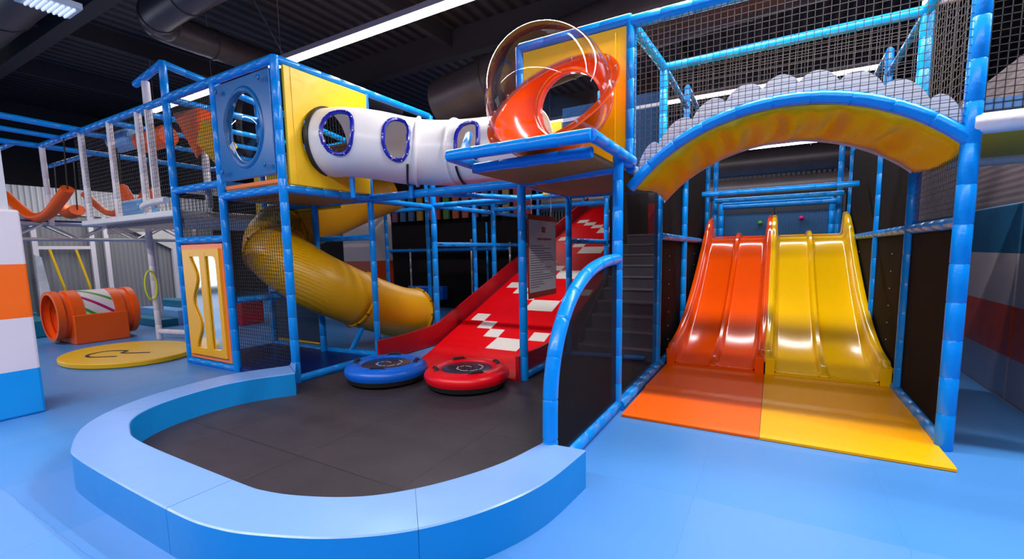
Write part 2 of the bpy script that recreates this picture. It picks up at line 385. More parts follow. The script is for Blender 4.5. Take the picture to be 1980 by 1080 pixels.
# ceiling ducts
def duct(pts, r, label):
    P = catmull(pts, 6) if len(pts) > 2 else pts
    t = thing('ceiling_duct', V(P[0]), label, 'duct', 'round ducts under the ceiling')
    MB().tube(P, r, 24).build('pipe', DUCT, t, smooth=True)
    L = 0
    for i in range(1, len(P)):
        seg = (V(P[i])-V(P[i-1])).length; L += seg
        n = int(seg/1.2)
        for k in range(max(1, n)):
            if seg < 1 and L < 1.0: continue
            c = V(P[i-1]).lerp(V(P[i]), (k+.5)/max(1, n)); d = (V(P[i])-V(P[i-1])).normalized()*.02
            MB().tube([c-d, c+d], r+.015, 24).build('joint_ring', DUCT, t, smooth=True); L = 0
duct([(-14.5, 2.45, 5.3), (-6.9, 2.45, 5.3)], .42, 'wide dark round duct in the top left corner of the picture')
duct([(-8.95, 9.5, 5.3), (-8.95, 4.6, 5.3), (-8.8, 4.05, 5.3), (-8.3, 3.85, 5.3), (-5.0, 3.85, 5.3)], .25, 'thin dark duct bending above the left play tower')
duct([(-12, 15.6, 3.95), (7.5, 15.6, 3.95)], .36, 'horizontal grey duct seen through the arch behind the slides')
duct([(-12, 14.2, 3.1), (1.0, 14.2, 3.05), (2.8, 14.4, 3.3), (7.5, 14.5, 3.5)], .28, 'lower bent duct seen behind the slides below the horizontal one')
duct([(-6.2, 8.0, 4.6), (-1.0, 7.9, 5.3), (6.5, 7.8, 5.3)], .5, 'big black duct behind the clear bubble dome')
# strip lamps
for k, (x, y, L, p) in enumerate(STRIPS):
    t = thing('strip_light', (x, y, 4.74), ['long white strip light above and behind the camera', 'long white strip light above the white tunnel',
              'long white strip light behind the white cloud bridge', 'far white strip light seen under the yellow arch', 'white strip light straight above the arched bridge, out of the picture'][k], 'ceiling light', 'strip lights under the ceiling')
    MB().box(x-L/2, x+L/2, y-.06, y+.06, 4.80, 4.88).build('housing', LAMPB, t)
    MB().box(x-L/2, x+L/2, y-.05, y+.05, 4.745, 4.80).build('diffuser', LAMPM, t)
    for q in range(5):
        xx = x-L/2+.3+q*(L-.6)/4
        MB().tube([(xx, y, 4.88), (xx, y, 6.2)], .006, 6).build('hanging_cable', STEEL, t)
    if k == 1: MB().tube([(-7.4, 5.2, 4.86), (-8.3, 5.2, 6.2)], .012, 6).build('hanging_cable', STEEL, t)
t = thing('strip_light', (-11.0, 5.25, 4.74), 'short strip light far left, left of the oval window panel', 'ceiling light', 'strip lights under the ceiling')
MB().box(-12.4, -9.6, 5.19, 5.31, 4.80, 4.88).build('housing', LAMPB, t); MB().box(-12.4, -9.6, 5.2, 5.3, 4.745, 4.80).build('diffuser', LAMPM, t)
for x in (-12.2, -9.8): MB().tube([(x, 5.25, 4.88), (x, 5.25, 6.2)], .006, 6).build('hanging_cable', STEEL, t)
t = thing('louvre_lamp', (-6.9, 2.1, 4.3), 'small white louvred lamp hanging at the top left', 'ceiling light')
MB().obox((-6.9, 2.08, 4.25), (.19, 0, 0), (0, .22, 0), (0, 0, .03)).build('housing', mat('pale_lamp_metal', (.6, .68, .8), .4), t)
for q in range(8):
    MB().box(-7.05+.0, -6.75, 1.92+q*.045, 1.935+q*.045, 4.195, 4.22).build('louvre', mat('louvre_white', (.8, .85, .95), .3, emit=(.8, .9, 1), estr=.6), t)
MB().tube([(-6.9, 2.1, 4.28), (-6.9, 2.1, 6.2)], .01, 6).build('hanging_rod', STEEL, t)

# ------------------------------------------------------------------ black turf and kerb
kin = [(-4.37, 2.93), (-4.58, 2.55), (-4.63, 2.2), (-4.55, 1.8), (-4.36, 1.53), (-4.08, 1.39), (-3.7, 1.32), (-2.6, 1.32), (-2.3, 1.34), (-2.04, 1.42), (-1.8, 1.55), (-1.62, 1.73), (-1.47, 1.96), (-1.35, 2.23), (-1.27, 2.56)]
kout = [(-4.75, 3.12), (-4.98, 2.6), (-4.95, 2.05), (-4.80, 1.62), (-4.5, 1.27), (-4.06, 1.06), (-3.7, 1.0), (-2.6, .99), (-2.2, 1.02), (-1.91, 1.11), (-1.62, 1.25), (-1.36, 1.46), (-1.16, 1.75), (-1.03, 2.1), (-.975, 2.58)]
# straight run towards the corner post
kin = [(-5.62, 3.10), (-4.9, 3.13), (-4.66, 2.95)] if False else kin
def resample2(a, b, n):
    A = catmull([(x, y, 0) for x, y in a], 10); B = catmull([(x, y, 0) for x, y in b], 10)
    return A, B
A_, B_ = resample2(kin, kout, 10)
base = [(-5.98, 3.05), (-4.86, 3.12)]
tag(MB().prism([(p.x, p.y, .002) for p in A_]+[(XD, 2.6, .002), (XD, 6.0, .002), (-2.42, 6.0, .002), (-2.42, 4.45, .002), (-4.84, 4.45, .002), (-4.84, 3.1, .002)], (0, 0, .012)).build('black_turf', BLACKFLOOR, origin=(0, 0, 0)),
    'black turf floor enclosed by the curved light blue kerb', 'floor mat')
cuts = [0, 34, 70, 110, len(A_)-1]
labs = ['light blue padded kerb piece curving round the left corner of the black floor', 'light blue padded kerb piece at the front left bend of the black floor',
        'light blue padded kerb piece along the front of the black floor', 'light blue padded kerb piece ending at the foot of the blue handrail arch']
KH = .25
def kerb_piece(A, B, label):
    mb = MB(); n = len(A); vs = []
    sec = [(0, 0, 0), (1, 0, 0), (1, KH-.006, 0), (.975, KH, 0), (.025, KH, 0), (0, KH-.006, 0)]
    for i in range(n):
        for s_, z, _ in sec:
            p = A[i].lerp(B[i], s_); vs.append((p.x, p.y, z))
    k = len(sec); fs = []; mi = []
    for i in range(n-1):
        for j in range(k):
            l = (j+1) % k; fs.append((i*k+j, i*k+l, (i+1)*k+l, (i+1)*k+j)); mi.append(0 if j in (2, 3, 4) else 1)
    fs += [tuple(range(k)), tuple((n-1)*k+q for q in range(k-1, -1, -1))]; mi += [1, 1]
    mb.v = vs; mb.f = fs; mb.mi = mi
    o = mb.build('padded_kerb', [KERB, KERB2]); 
    for p in o.data.polygons: p.use_smooth = True
    o.data.set_sharp_from_angle(angle=R(12))
    return tag(o, label, 'padded kerb', 'light blue padded kerb pieces round the black floor')
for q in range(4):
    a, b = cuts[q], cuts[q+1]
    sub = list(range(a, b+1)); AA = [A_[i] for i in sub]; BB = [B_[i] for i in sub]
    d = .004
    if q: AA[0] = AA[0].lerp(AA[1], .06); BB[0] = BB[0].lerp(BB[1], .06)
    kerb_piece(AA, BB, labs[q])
kerb_piece([V((-4.84, 3.17, 0)), V((-4.37+.0, 2.94, 0))] if False else [V((-4.86, 3.28, 0)), V((-4.39, 2.95, 0))], [V((-5.08, 3.4, 0)), V((-4.76, 3.13, 0))], 'short light blue padded kerb piece beside the left tower corner post')

# ------------------------------------------------------------------ corner tower (left)
T = thing('play_tower', (XA, Y0, 0), 'blue padded play tower with an oval window panel, left of the black floor', 'play structure')
for x, zt in ((XA, Z2+.03), (XL1, Z2), (XL2, 4.1)): post(T, x, Y0, 0, zt)
for x, zt in ((XA, Z2), (-5.85, Z1), (XL2, 4.1)): post(T, x, Y1 if x != -5.85 else 4.42, 0, zt, r=.042)
beam(T, (XL2, Y0, Z2), (XA, Y0, Z2)); beam(T, (XA, Y0, Z2), (XA, 5.8, Z2)); beam(T, (XL2, Y0, Z2), (XL2, Y1, Z2)); beam(T, (XL2, Y1, Z2), (XA, Y1, Z2), r=.04)
beam(T, (XL2, Y0, 4.07), (XL2, 6.4, 3.62)); beam(T, (XL2, Y0, 4.07), (-8.0, Y0, 3.95)); 
beam(T, (XA, Y0, Z1), (XA, Y1, Z1)); beam(T, (XL1, Y0, Z1), (XA, Y0, Z1)); beam(T, (XL1, Y0, Z1), (XL1, Y1, Z1)); beam(T, (XL2, Y1, Z1), (XA, Y1, Z1))
beam(T, (XL2, Y0, 2.40), (XL1, Y0, 2.40)); beam(T, (XL2, Y0, 1.72), (XL1, Y0, 1.72)); beam(T, (XL2, Y0, .04), (XL1, Y0, .04))
beam(T, (XL1, Y1, .93), (XL2, Y1, .93), r=.04); beam(T, (XL1+.02, Y0+.05, .93), (XL1+.02, Y1, .93), r=.04); beam(T, (-5.85, Y1, 1.72), (XA, Y1, 1.72), r=.04)
beam(T, (XA, Y0, .05), (XA, Y1, .05), r=.05); beam(T, (-5.85, Y1, .05), (XA, Y1, .08), r=.045); beam(T, (XL2, Y1, .05), (-5.85, Y1, .05), r=.04)
beam(T, (-5.35, Y1, .08), (-5.2, Y1+.1, .42), r=.035, name='brace')
MB().box(XL1+.03, XA-.03, Y0+.03, Y1-.03, Z1-.03, Z1+.03).build('deck', [DECK], T)
MB().box(XL2+.03, XL1-.03, Y0+.03, Y1-.03, 2.38, 2.44).build('deck', [PANELB], T)
tag(MB().box(XL1, XA, Y0+.02, Y0+.1, 2.32, 2.36).build('padded_strip', ORANGEF, T), 'orange padded strip')
tag(MB().box(XL2, XA, Y0, Y1, .004, .05).build('base_mat', mat('navy_mat', (0.0, 0.015, 0.14), .35), T), 'dark blue floor mat')
# oval window panel
op = MB().holed((XL1+.06, Y0-.02, 2.41), (1, 0, 0), (0, 0, 1), XA-XL1-.14, 1.13, .545, .57, .36, .44, -.05).build('oval_window_panel', PANELB, T, bevel=.008)
tag(op, 'blue panel with an oval window')
MB().tube([(-5.415+math.cos(a)*.35, Y0+.0, 2.98+math.sin(a)*.43) for a in [2*math.pi*k/40 for k in range(40)]], .04, 10, closed=True).build('window_rim', PANELB, op, smooth=True)
bub = MB()
bv = []; 
for i in range(7):
    f = math.cos(i/6*math.pi/2*.98); d = math.sin(i/6*math.pi/2)*.15
    for k in range(36):
        a = 2*math.pi*k/36; bv.append((-5.415+math.cos(a)*.33*f, Y0-.02-d, 2.98+math.sin(a)*.41*f))
bub.add(bv, [(i*36+k, i*36+(k+1) % 36, (i+1)*36+(k+1) % 36, (i+1)*36+k) for i in range(6) for k in range(36)])
tag(bub.build('window_bubble', CLEAR2, op, smooth=True), 'clear domed window')
for sx in (.12, .97):
    for sz in (.1, 1.03):
        MB().lathe((XL1+.06+sx, Y0-.07, 2.41+sz), [(.03, 0), (.03, .012), (.02, .02)], 16, axis=(0, -1, 0)).build('bolt_cap', PANELB, op, smooth=True)
# yellow side panel
yp = MB().holed((XA+.02, Y0+.06, Z1+.05), (0, 1, 0), (0, 0, 1), Y1-Y0-.1, Z2-Z1-.1, .575, .55, .395, .395, .04).build('yellow_side_panel', YELLOW, T, bevel=.006)
tag(yp, 'yellow vinyl side panel with a round opening')
MB().box(XA+.06, XA+.066, Y0+.14, Y0+.155, Z1+.06, Z2-.06).build('seam', YELLOW, yp)
# wavy mirror panel
fp = MB().holed((XL2+.09, Y0-.03, .1), (1, 0, 0), (0, 0, 1), XL1-XL2-.15, 1.56, .515, .78, .42, .68, -.05, sup=14).build('mirror_frame', ORANGEF, T, bevel=.01)
tag(fp, 'orange frame of a mirror panel')
tag(MB().holed((XL2+.15, Y0-.055, .16), (1, 0, 0), (0, 0, 1), XL1-XL2-.27, 1.44, .455, .72, .36, .62, -.05, sup=14).build('inner_frame', YFRAME, fp, bevel=.008), 'yellow inner frame')
tag(MB().box(XL2+.16, XL1-.14, Y0-.034, Y0-.026, .2, 1.58).build('mirror', MIRROR, fp), 'mirror sheet')
wav = [(XL2+.22, Y0-.058, .24)]
for k in range(33):
    z = .24+k*(1.31/32); wav.append((XL2+.40-.07*math.cos((z-.24)/1.31*math.pi*4), Y0-.058, z))
wav += [(XL2+.22, Y0-.058, 1.55)]
tag(MB().prism(wav, (0, .02, 0)).build('wavy_board', YFRAME, fp), 'yellow wavy board')
tag(MB().box(XL2+.58, XL2+.72, Y0-.058, Y0-.038, .22, 1.56).build('upright_bar', YFRAME, fp), 'yellow upright bar')
MB().box(XL2, XA-.1, Y1+.08, 7.2, 3.02, 3.06).build('deck', DECK, T)  # roof board added with its posts, mostly hidden, to shade the tube slide
for x, y in ((XL2, 7.15), (XA-.12, 7.15)): post(T, x, y, 0, 3.02, r=.04)
# nets of the tower
MB().net((XL2, Y0+.03, 1.74), (1, 0, 0), (0, 0, 1), 1.16, .64, .045, .0022).build('net', NET, T)
MB().net((XL1, Y0+.05, .1), (1, 0, 0), (0, 0, 1), 1.17, 2.1, .045, .0022).build('net', NET, T)
MB().net((XL2, Y0+.03, 2.45), (1, 0, 0), (0, 0, 1), 1.16, 1.14, .045, .0022).build('net', NET, T)
MB().net((XL2, Y1, 2.45), (1, 0, 0), (0, 0, 1), 2.3, 1.14, .06, .0025).build('net', NET, T)
beam(T, (XL2, Y1, .1), (XL2, Y1, 2.3), r=.03, m_=mat('yellow_edge_strip', (.75, .45, .0), .5), name='yellow_post')
beam(T, (XL2+.06, Y1+.04, .12), (XL1-.06, Y1+.04, .12), r=.025, m_=bpy.data.materials['yellow_edge_strip'], name='yellow_rail')
beam(T, (XL2+.06, Y1+.04, 2.18), (XL1+.6, Y1+.04, 2.18), r=.025, m_=bpy.data.materials['yellow_edge_strip'], name='yellow_rail')
MB().box(XL2, XL1+.1, Y1+.02, Y1+.03, .1, 2.2).build('mesh_screen', mesh_fabric('brown_mesh', (.035, .02, .02), .45), T)

# hanging foam blocks in the tower
o = MB().add([(-7.62, 3.5, 3.56), (-6.85, 3.45, 3.50), (-6.9, 3.9, 3.5), (-7.5, 3.95, 3.55), (-7.28, 3.6, 2.90)], [(0, 1, 4), (1, 2, 4), (2, 3, 4), (3, 0, 4), (0, 3, 2, 1)]).build('foam_pyramid', ORANGE)
tag(o, 'orange upside-down foam pyramid hanging behind the net of the left tower', 'foam block')
o = MB().add([(-7.15, 3.65, 3.05), (-6.88, 3.5, 3.36), (-6.50, 3.52, 3.30), (-6.52, 3.6, 2.86), (-6.72, 3.6, 2.72), (-6.75, 3.9, 3.05), (-6.85, 3.4, 3.02)], [(0, 1, 6), (1, 2, 3, 6), (6, 3, 4), (6, 4, 0), (1, 0, 5), (2, 1, 5), (3, 2, 5), (4, 3, 5), (0, 4, 5)]).build('foam_block', YFRAME)
tag(o, 'yellow faceted foam block hanging left of the oval window panel', 'foam block')

# ------------------------------------------------------------------ white airplane tunnel
TN = thing('crawl_tunnel', (XA, 3.87, 2.45), 'white crawl tunnel with blue-rimmed airplane windows between the yellow panel and the dome', 'tunnel')
TPC = ([(-4.78, 3.87, 2.84), (-4.52, 3.94, 2.83), (-4.25, 4.15, 2.80), (-3.98, 4.45, 2.75), (-3.58, 4.68, 2.72), (-3.0, 4.80, 2.70), (-2.35, 4.84, 2.69)])
TRAD = .39
def frame_at(P, i):
    d = (P[min(i+1, len(P)-1)]-P[max(i-1, 0)]).normalized(); up = V((0, 0, 1)); up = (up-d*up.dot(d)).normalized()
    return d, up, d.cross(up)
def tunnel_shell(P, r, seg, i0, i1, skip):
    mb = MB(); vs = []
    for i in range(i0, i1+1):
        d, up, sd = frame_at(P, i)
        for k in range(seg):
            a = 2*math.pi*k/seg; vs.append(P[i]+(up*math.sin(a)+sd*math.cos(a))*r)
    fs = [((i-i0)*seg+k, (i-i0)*seg+(k+1) % seg, (i-i0+1)*seg+(k+1) % seg, (i-i0+1)*seg+k) for i in range(i0, i1) for k in range(seg) if not skip(i+.5, 2*math.pi*(k+.5)/seg)]
    return mb.add(vs, fs)
TPf = catmull(TPC, 24)
Ls = [0]
for i in range(1, len(TPf)): Ls.append(Ls[-1]+(TPf[i]-TPf[i-1]).length)
WIN = [(.30, 0.10), (.82, .15), (1.92, .15)]                   # centre along the path, half width
def at_len(l):
    i = 1
    while i < len(Ls)-1 and Ls[i] < l: i += 1
    return i-1+(l-Ls[i-1])/(Ls[i]-Ls[i-1])
def side_angle():                                              # the side facing the camera
    return math.pi*0
wa = .12
def inwin(fi, a, grow=0):
    i = int(fi); l = Ls[i]+(Ls[min(i+1, len(Ls)-1)]-Ls[i])*(fi-i)
    da = (a+math.pi) % (2*math.pi)-math.pi-wa
    for c, hw in WIN:
        u = abs(l-c)/(hw+grow); v = abs(da)*TRAD/(.245+grow)
        if u**2.3+v**2.3 < 1: return True
    return False
sgn = 1
d0, up0, sd0 = frame_at(TPf, 30)
if sd0.y > 0: sgn = -1
if sgn < 0:
    _old = inwin
    def inwin(fi, a, grow=0): return _old(fi, math.pi-a, grow)
i_fl = int(at_len(1.12))
seg = 96
tag(tunnel_shell(TPf, TRAD, seg, 0, i_fl, inwin).build('tunnel_section', [TUBEW], TN, smooth=True, solid=.02), 'white section with two windows')
tunnel_shell(TPf, TRAD-.01, seg, i_fl, len(TPf)-1, inwin).build('tunnel_section', [TUBEW], TN, smooth=True, solid=.02)
def flange(P, i, r, w=.03, m_=TUBEW, name='flange', parent=TN, seg=48):
    d, up, sd = frame_at(P, i)
    return MB().lathe(P[i], [(r, -w/2), (r+.03, -w/2), (r+.035, 0), (r+.03, w/2), (r, w/2)], seg, axis=d, close=False).build(name, m_, parent, smooth=True)
flange(TPf, i_fl, TRAD); flange(TPf, int(at_len(1.62)), TRAD-.01)
tag(flange(TPf, 1, TRAD, .05, BLACK, 'collar'), 'black collar at the yellow panel')
for q, (c, hw) in enumerate(WIN):
    pts = []
    for k in range(40):
        a = 2*math.pi*k/40; ca, sa = math.cos(a), math.sin(a)
        l = c+(hw+.005)*math.copysign(abs(ca)**.87, ca); fi = at_len(min(max(l, 0.001), Ls[-1]-.001)); i = int(fi)
        ang = wa+(.25)*math.copysign(abs(sa)**.87, sa)/TRAD
        if sgn < 0: ang = math.pi-ang
        d, up, sd = frame_at(TPf, i); p = TPf[i].lerp(TPf[min(i+1, len(TPf)-1)], fi-i)
        pts.append(p+(up*math.sin(ang)+sd*math.cos(ang))*(TRAD+.012))
    w = MB().tube(pts, .024, 8, closed=True, ell=1).build('window_rim', NAVY, TN, smooth=True)
    tag(w, 'dark blue window rim')
    for k in range(0, 40, 4):
        MB().obox(pts[k]+(pts[k]-TPf[int(at_len(c))]).normalized()*.022, (.005, 0, 0), (0, .005, 0), (0, 0, .005)).build('rivet', WHITEFOAM, w)
# supports under the tunnel
for l, zz in ((.30, Z1), (1.02, Z1), (1.75, Z1)):
    i = int(at_len(l)); p = TPf[i]
    MB().tube([(p.x, p.y, Z1-.06), (p.x, p.y, p.z-TRAD-.02)], .03, 10).build('support_stand', BLUE, TN, smooth=True)
    d, up, sd = frame_at(TPf, i)
    if l < .5: continue
    MB().tube([p+(up*math.sin(a)+sd*math.cos(a))*(TRAD+.016) for a in [math.pi*(1.18+.64*k/14) for k in range(15)]], .014, 6).build('strap', BLACK, TN)

# ------------------------------------------------------------------ yellow tube slide
TS = thing('tube_slide', (-5.0, 5.0, 0), 'yellow spiral tube slide inside the lower left tower', 'slide')
SP = catmull([(-6.3, 6.5, 2.72), (-6.75, 5.95, 2.42), (-6.85, 5.2, 2.10), (-6.72, 4.45, 1.84), (-6.22, 4.02, 1.55), (-5.68, 4.08, 1.22), (-5.42, 4.45, .95), (-5.32, 4.95, .72), (-5.28, 5.4, .56), (-5.26, 5.85, .47)], 6)
for a, b in ((0, 18), (18, 24), (24, 39), (39, 54)):
    MB().tube(SP[a:b+1], .40, 32, caps=False).build('tube_section', TUBEY, TS, smooth=True, solid=.015)
for i in (18, 24, 39, 53):
    flange(SP, i, .40, .03, TUBEY, 'flange', TS)
    d, up, sd = frame_at(SP, i)
    for k in range(12):
        a = 2*math.pi*k/12; c = SP[i]+(up*math.sin(a)+sd*math.cos(a))*.43
        MB().tube([c-d*.025, c+d*.025], .01, 6).build('bolt', BLACK, TS)

# ------------------------------------------------------------------ rear frame behind the tower and the red slide
Rf = thing('rear_play_frame', (XA, Y1, 0), 'blue padded frame of posts and rails behind the tunnel and round the red slide', 'play structure')
post(Rf, XC, Y1, 0, Z1+.05); post(Rf, XA+.02, 5.8, 0, Z2); post(Rf, XA+.02, 7.6, 0, 2.6); post(Rf, XC+.02, 5.8, 0, Z1, r=.042); post(Rf, XC+.02, 7.4, 0, Z1+.6, r=.04)
beam(Rf, (XA, Y1, Z1), (XC, Y1, Z1), r=.052); beam(Rf, (XA, 5.8, Z1), (XC, 5.8, Z1), r=.04); beam(Rf, (XA, 5.8, Z1+.0), (XA, 9.5, Z1), r=.04)
beam(Rf, (XA, Y1, Z1-.02), (XA, 5.8, Z1-.02), r=.04); beam(Rf, (XC, Y1, Z1), (XC, 5.8, Z1), r=.045)
beam(Rf, (-3.9, Y1, Z1), (-3.1, 5.8, Z1), r=.035, name='diagonal_beam')
beam(Rf, (XA, 5.8, 1.62), (XA, 9.6, 1.62), r=.04); beam(Rf, (XC, 5.8, 1.62), (XC, 9.6, 1.62), r=.04)
beam(Rf, (XA+.02, 7.6, Z1+.05), (XC, 7.6, Z1+.05), r=.04)
beam(Rf, (XC, Y1+.02, .06), (XC, 5.8, .06), r=.045)
for x, y in ((-6.6, 7.8), (-8.6, 8.2), (-7.2, 9.8), (-5.9, 10.2)): post(Rf, x, y, 0, 3.4, r=.042)
beam(Rf, (-9.5, 8.2, 2.5), (XA, 8.2, 2.5), r=.05); beam(Rf, (-9.5, 8.2, 1.55), (XA, 8.2, 1.55), r=.035); beam(Rf, (-9.0, 10.0, 3.4), (XA, 10.0, 3.4), r=.04)
beam(Rf, (-7.2, 9.8, 1.3), (-4.9, 9.8, 1.3), r=.035); beam(Rf, (-5.9, 10.2, 2.2), (-4.9, 10.2, 2.2), r=.035)
# colourful slats above the back of the bay
cols = [mat('dull_'+n_, c_, .6) for n_, c_ in (('orange', (.22, .04, .01)), ('green', (.03, .09, .01)), ('red', (.2, .01, .01)), ('ochre', (.2, .11, .01)), ('blue', (.01, .05, .13)), ('plum', (.1, .02, .06)))]
for k in range(16):
    o = MB().box(-9.6+k*.3, -9.42+k*.3, 9.5, 9.56, 2.35, 3.1).build('coloured_slat', cols[(k*5+k//3) % 6], Rf)
for k, x in enumerate((-8.5, -7.9, -6.5, -6.1, -5.4)): post(Rf, x, 9.3+.1*(k%2), 0, (1.6, 1.9, 1.8, 2.2, 1.7)[k], r=.025, m_=[STEEL, BLUE][k % 2], name='slim_post')
MB().box(-8.7, -7.5, 9.35, 9.6, .25, .6).build('blue_cushion', BLUEV, Rf, bevel=.03)
MB().box(-10, XA, 9.7, 9.75, 0, 3.6).build('mesh_screen', DKMESH2, Rf)

MB().box(XA, XC, 6.4, 12.6, 3.3, 3.34).build('deck', DECK, Rf)  # mostly hidden board, added above the red slide to darken its upper part
for x in (XA, XC):
    for y in (9.6, 12.5): post(Rf, x, y, 0, 3.3, r=.04)
post(Rf, XA+.02, 7.6, 2.6, 3.3, r=.04)
# striped column deep behind
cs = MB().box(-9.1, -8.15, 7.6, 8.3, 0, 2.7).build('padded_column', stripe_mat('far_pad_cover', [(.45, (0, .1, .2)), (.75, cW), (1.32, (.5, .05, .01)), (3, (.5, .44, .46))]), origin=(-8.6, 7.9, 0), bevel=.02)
tag(cs, 'square column with white and orange padding behind the yellow tube slide', 'column')

# ------------------------------------------------------------------ red slide
SB = lambda y: max(.03, .38*(y-5.5)) if y > 5.7 else max(.03, .03+max(0, (y-5.0))*.06)
RS = thing('red_slide', (-3.6, 4.5, 0), 'wide red slide with white checker squares behind the bumper rings', 'slide')
ys = [4.42, 4.7, 5.0, 5.3, 5.6, 5.8]+[6+.3*k for k in range(23)]
XLs, XRs = -4.62, -2.52
def strip(x0f, x1f, zo, th):
    mb = MB(); vs = []
    for y in ys:
        z = SB(y)+zo; vs += [(x0f(y), y, z), (x1f(y), y, z), (x1f(y), y, z-th), (x0f(y), y, z-th)]
    fs = [(i*4+j, i*4+(j+1) % 4, (i+1)*4+(j+1) % 4, (i+1)*4+j) for i in range(len(ys)-1) for j in range(4)]
    fs += [(0, 1, 2, 3), tuple((len(ys)-1)*4+q for q in (3, 2, 1, 0))]
    return mb.add(vs, fs)
bed = strip(lambda y: XLs+max(0, 5.7-y)*.4, lambda y: XRs, 0, .028).build('slide_bed', RED, RS)
for wx, nm in ((-4.70, 'left'), (-2.50, 'right')):
    mb = MB(); vs = []
    for y in ys:
        z = SB(y); b_ = max(.01, z-.10); t_ = z+.27
        if wx > -3: b_ = max(.01, z-.24)
        vs += [(wx-.02, y, b_), (wx+.02, y, b_), (wx+.02, y, t_), (wx-.02, y, t_)]
    fs = [(i*4+j, i*4+(j+1) % 4, (i+1)*4+(j+1) % 4, (i+1)*4+j) for i in range(len(ys)-1) for j in range(4)]
    fs += [(0, 1, 2, 3), tuple((len(ys)-1)*4+q for q in (3, 2, 1, 0))]
    mb.add(vs, fs).build('side_wall', DKRED, RS)
def checker(cx, cy, w, h):
    P = [(cx-w/2, cy-h/2), (cx+w/2, cy-h/2), (cx+w/2, cy+h/2), (cx-w/2, cy+h/2)]
    MB().prism([(x, y, SB(y)+.001) for x, y in P], (0, 0, .004)).build('white_square', CREAM, RS)
for k in range(6):
    y0 = 1.22*k
    for cx, cy, w, h in ((-4.36, 6.47, .27, .22), (-4.09, 6.25, .27, .22), (-3.82, 6.03, .27, .22), (-3.42, 5.74, .53, .36), (-3.02, 6.03, .27, .22), (-2.75, 6.25, .27, .22)):
        if cy+y0+h/2 < 12.3: checker(cx, cy+y0, w, h)
beam(RS, (XRs-.0, 9.0, .3), (XRs, 9.0, 1.1), r=.03, name='support_leg'); beam(RS, (XLs, 9.0, 0), (XLs, 9.0, 1.1), r=.03, name='support_leg')
beam(RS, (XRs, 12, 0), (XRs, 12, 2.2), r=.03, name='support_leg'); beam(RS, (XLs, 12, 0), (XLs, 12, 2.2), r=.03, name='support_leg')

# bumper rings
def ring_tube(cx, cy, r, cover, label, nm_mat, tilt):
    t = thing('sliding_ring', (cx, cy, .016), label, 'sliding ring', 'inflatable sliding rings')
    z0 = .016
    MB().lathe((cx, cy, z0), [(r*.5, 0.02), (r*.82, 0), (r*.93, .03), (r*.96, .08), (r*.9, .1)], 48, close=True).build('rubber_base', BLACK, t, smooth=True)
    prof = []
    for k in range(13):
        a = math.pi*(-.22+k*1.12/12); prof.append((r*.76+r*.24*math.cos(a), z0+.135+.085*math.sin(a)))
    prof = [(r*.95, z0+.07)]+prof[1:]+[(r*.57, z0+.15)]
    MB().lathe((cx, cy, 0), prof, 48, close=False).build('ring_cover', cover, t, smooth=True)
    ctr = MB().lathe((cx, cy, z0), [(r*.60, .10), (r*.60, .195), (r*.56, .2), (.01, .185)], 40, close=True).build('printed_centre', nm_mat, t, smooth=True)
    for q in range(9):                                         # print on the centre: light curved strokes
        a0 = 1+q*.75; rr = r*(.12+.035*q)
        pts = [(cx+math.cos(a0+s*.09)*rr, cy+math.sin(a0+s*.09)*rr*.9, z0+.197) for s in range(8)]
        MB().tube(pts, .007, 5, ell=.3).build('print_stroke', WHITE, ctr)
    for q in range(4):
        a = tilt+q*math.pi/2
        c = V((cx+math.cos(a)*r*.74, cy+math.sin(a)*r*.74, z0+.205)); tq = V((-math.sin(a), math.cos(a), 0))
        h = MB().tube([c-tq*.085-V((0, 0, .0)), c-tq*.05+V((0, 0, .03)), c+tq*.05+V((0, 0, .03)), c+tq*.085], .022, 8, ell=.6).build('handle', BLKCLOTH, t, smooth=True)
        MB().obox(c-tq*.085, tq*.02, V((math.cos(a), math.sin(a), 0))*.035, (0, 0, .012)).build('handle_patch', BLKCLOTH, h)
        MB().obox(c+tq*.085, tq*.02, V((math.cos(a), math.sin(a), 0))*.035, (0, 0, .012)).build('handle_patch', BLKCLOTH, h)
ring_tube(-3.92, 3.80, .475, BLUEV, 'blue sliding ring with black handles lying on the black floor', mat('dark_print', (.02, .035, .09), .2), .5)
ring_tube(-2.93, 4.04, .475, REDV, 'red sliding ring with black handles at the foot of the red slide', mat('dark_print_red', (.06, .03, .05), .2), .9)

# ------------------------------------------------------------------ stair and dome bay
B = thing('stair_bay_frame', (XC, Y1, 0), 'blue padded frame that carries the dome platform beside the stairs', 'play structure')
post(B, XD, YD, 0, 2.36); post(B, -2.34, YG, Z1, 3.56, r=.045); post(B, -1.19, YG, Z1, 3.55)
beam(B, (-2.5, 3.27, 2.33), (-1.19, 3.27, 2.33), r=.052); beam(B, (-2.36, 3.47, 2.24), (-1.24, 3.42, 2.24), r=.045)
beam(B, (-2.5, 3.27, 2.33), (XC, Y1, 2.27)); beam(B, (-1.19, 3.27, 2.33), (-1.17, YG, 2.30))
beam(B, (XC, Y1, Z1), (XD, YD, Z1-.03)); beam(B, (-2.34, YG, 3.55), (-1.19, YG, 3.55)); beam(B, (XC, 5.8, Z1-.02), (XD, 5.8, Z1-.02), r=.04)
beam(B, (-1.19, YG, Z1), (XD, YE, Z1)); beam(B, (XD, YD, 2.28), (-1.19, YG, 2.28))
beam(B, (-2.52, 3.5, 2.36), (-2.75, 3.95, 2.68), r=.04, name='brace')
post(B, XD, YE, 0, Z1); beam(B, (XD, 2.62, .05), (XD, YE, .05), r=.052)
beam(B, (XC, 5.8, .06), (XD-.2, 5.95, .06), r=.035)
MB().box(XC+.04, -1.25, 3.5, 5.75, Z1-.03, Z1+.01).build('deck', DECK, B)
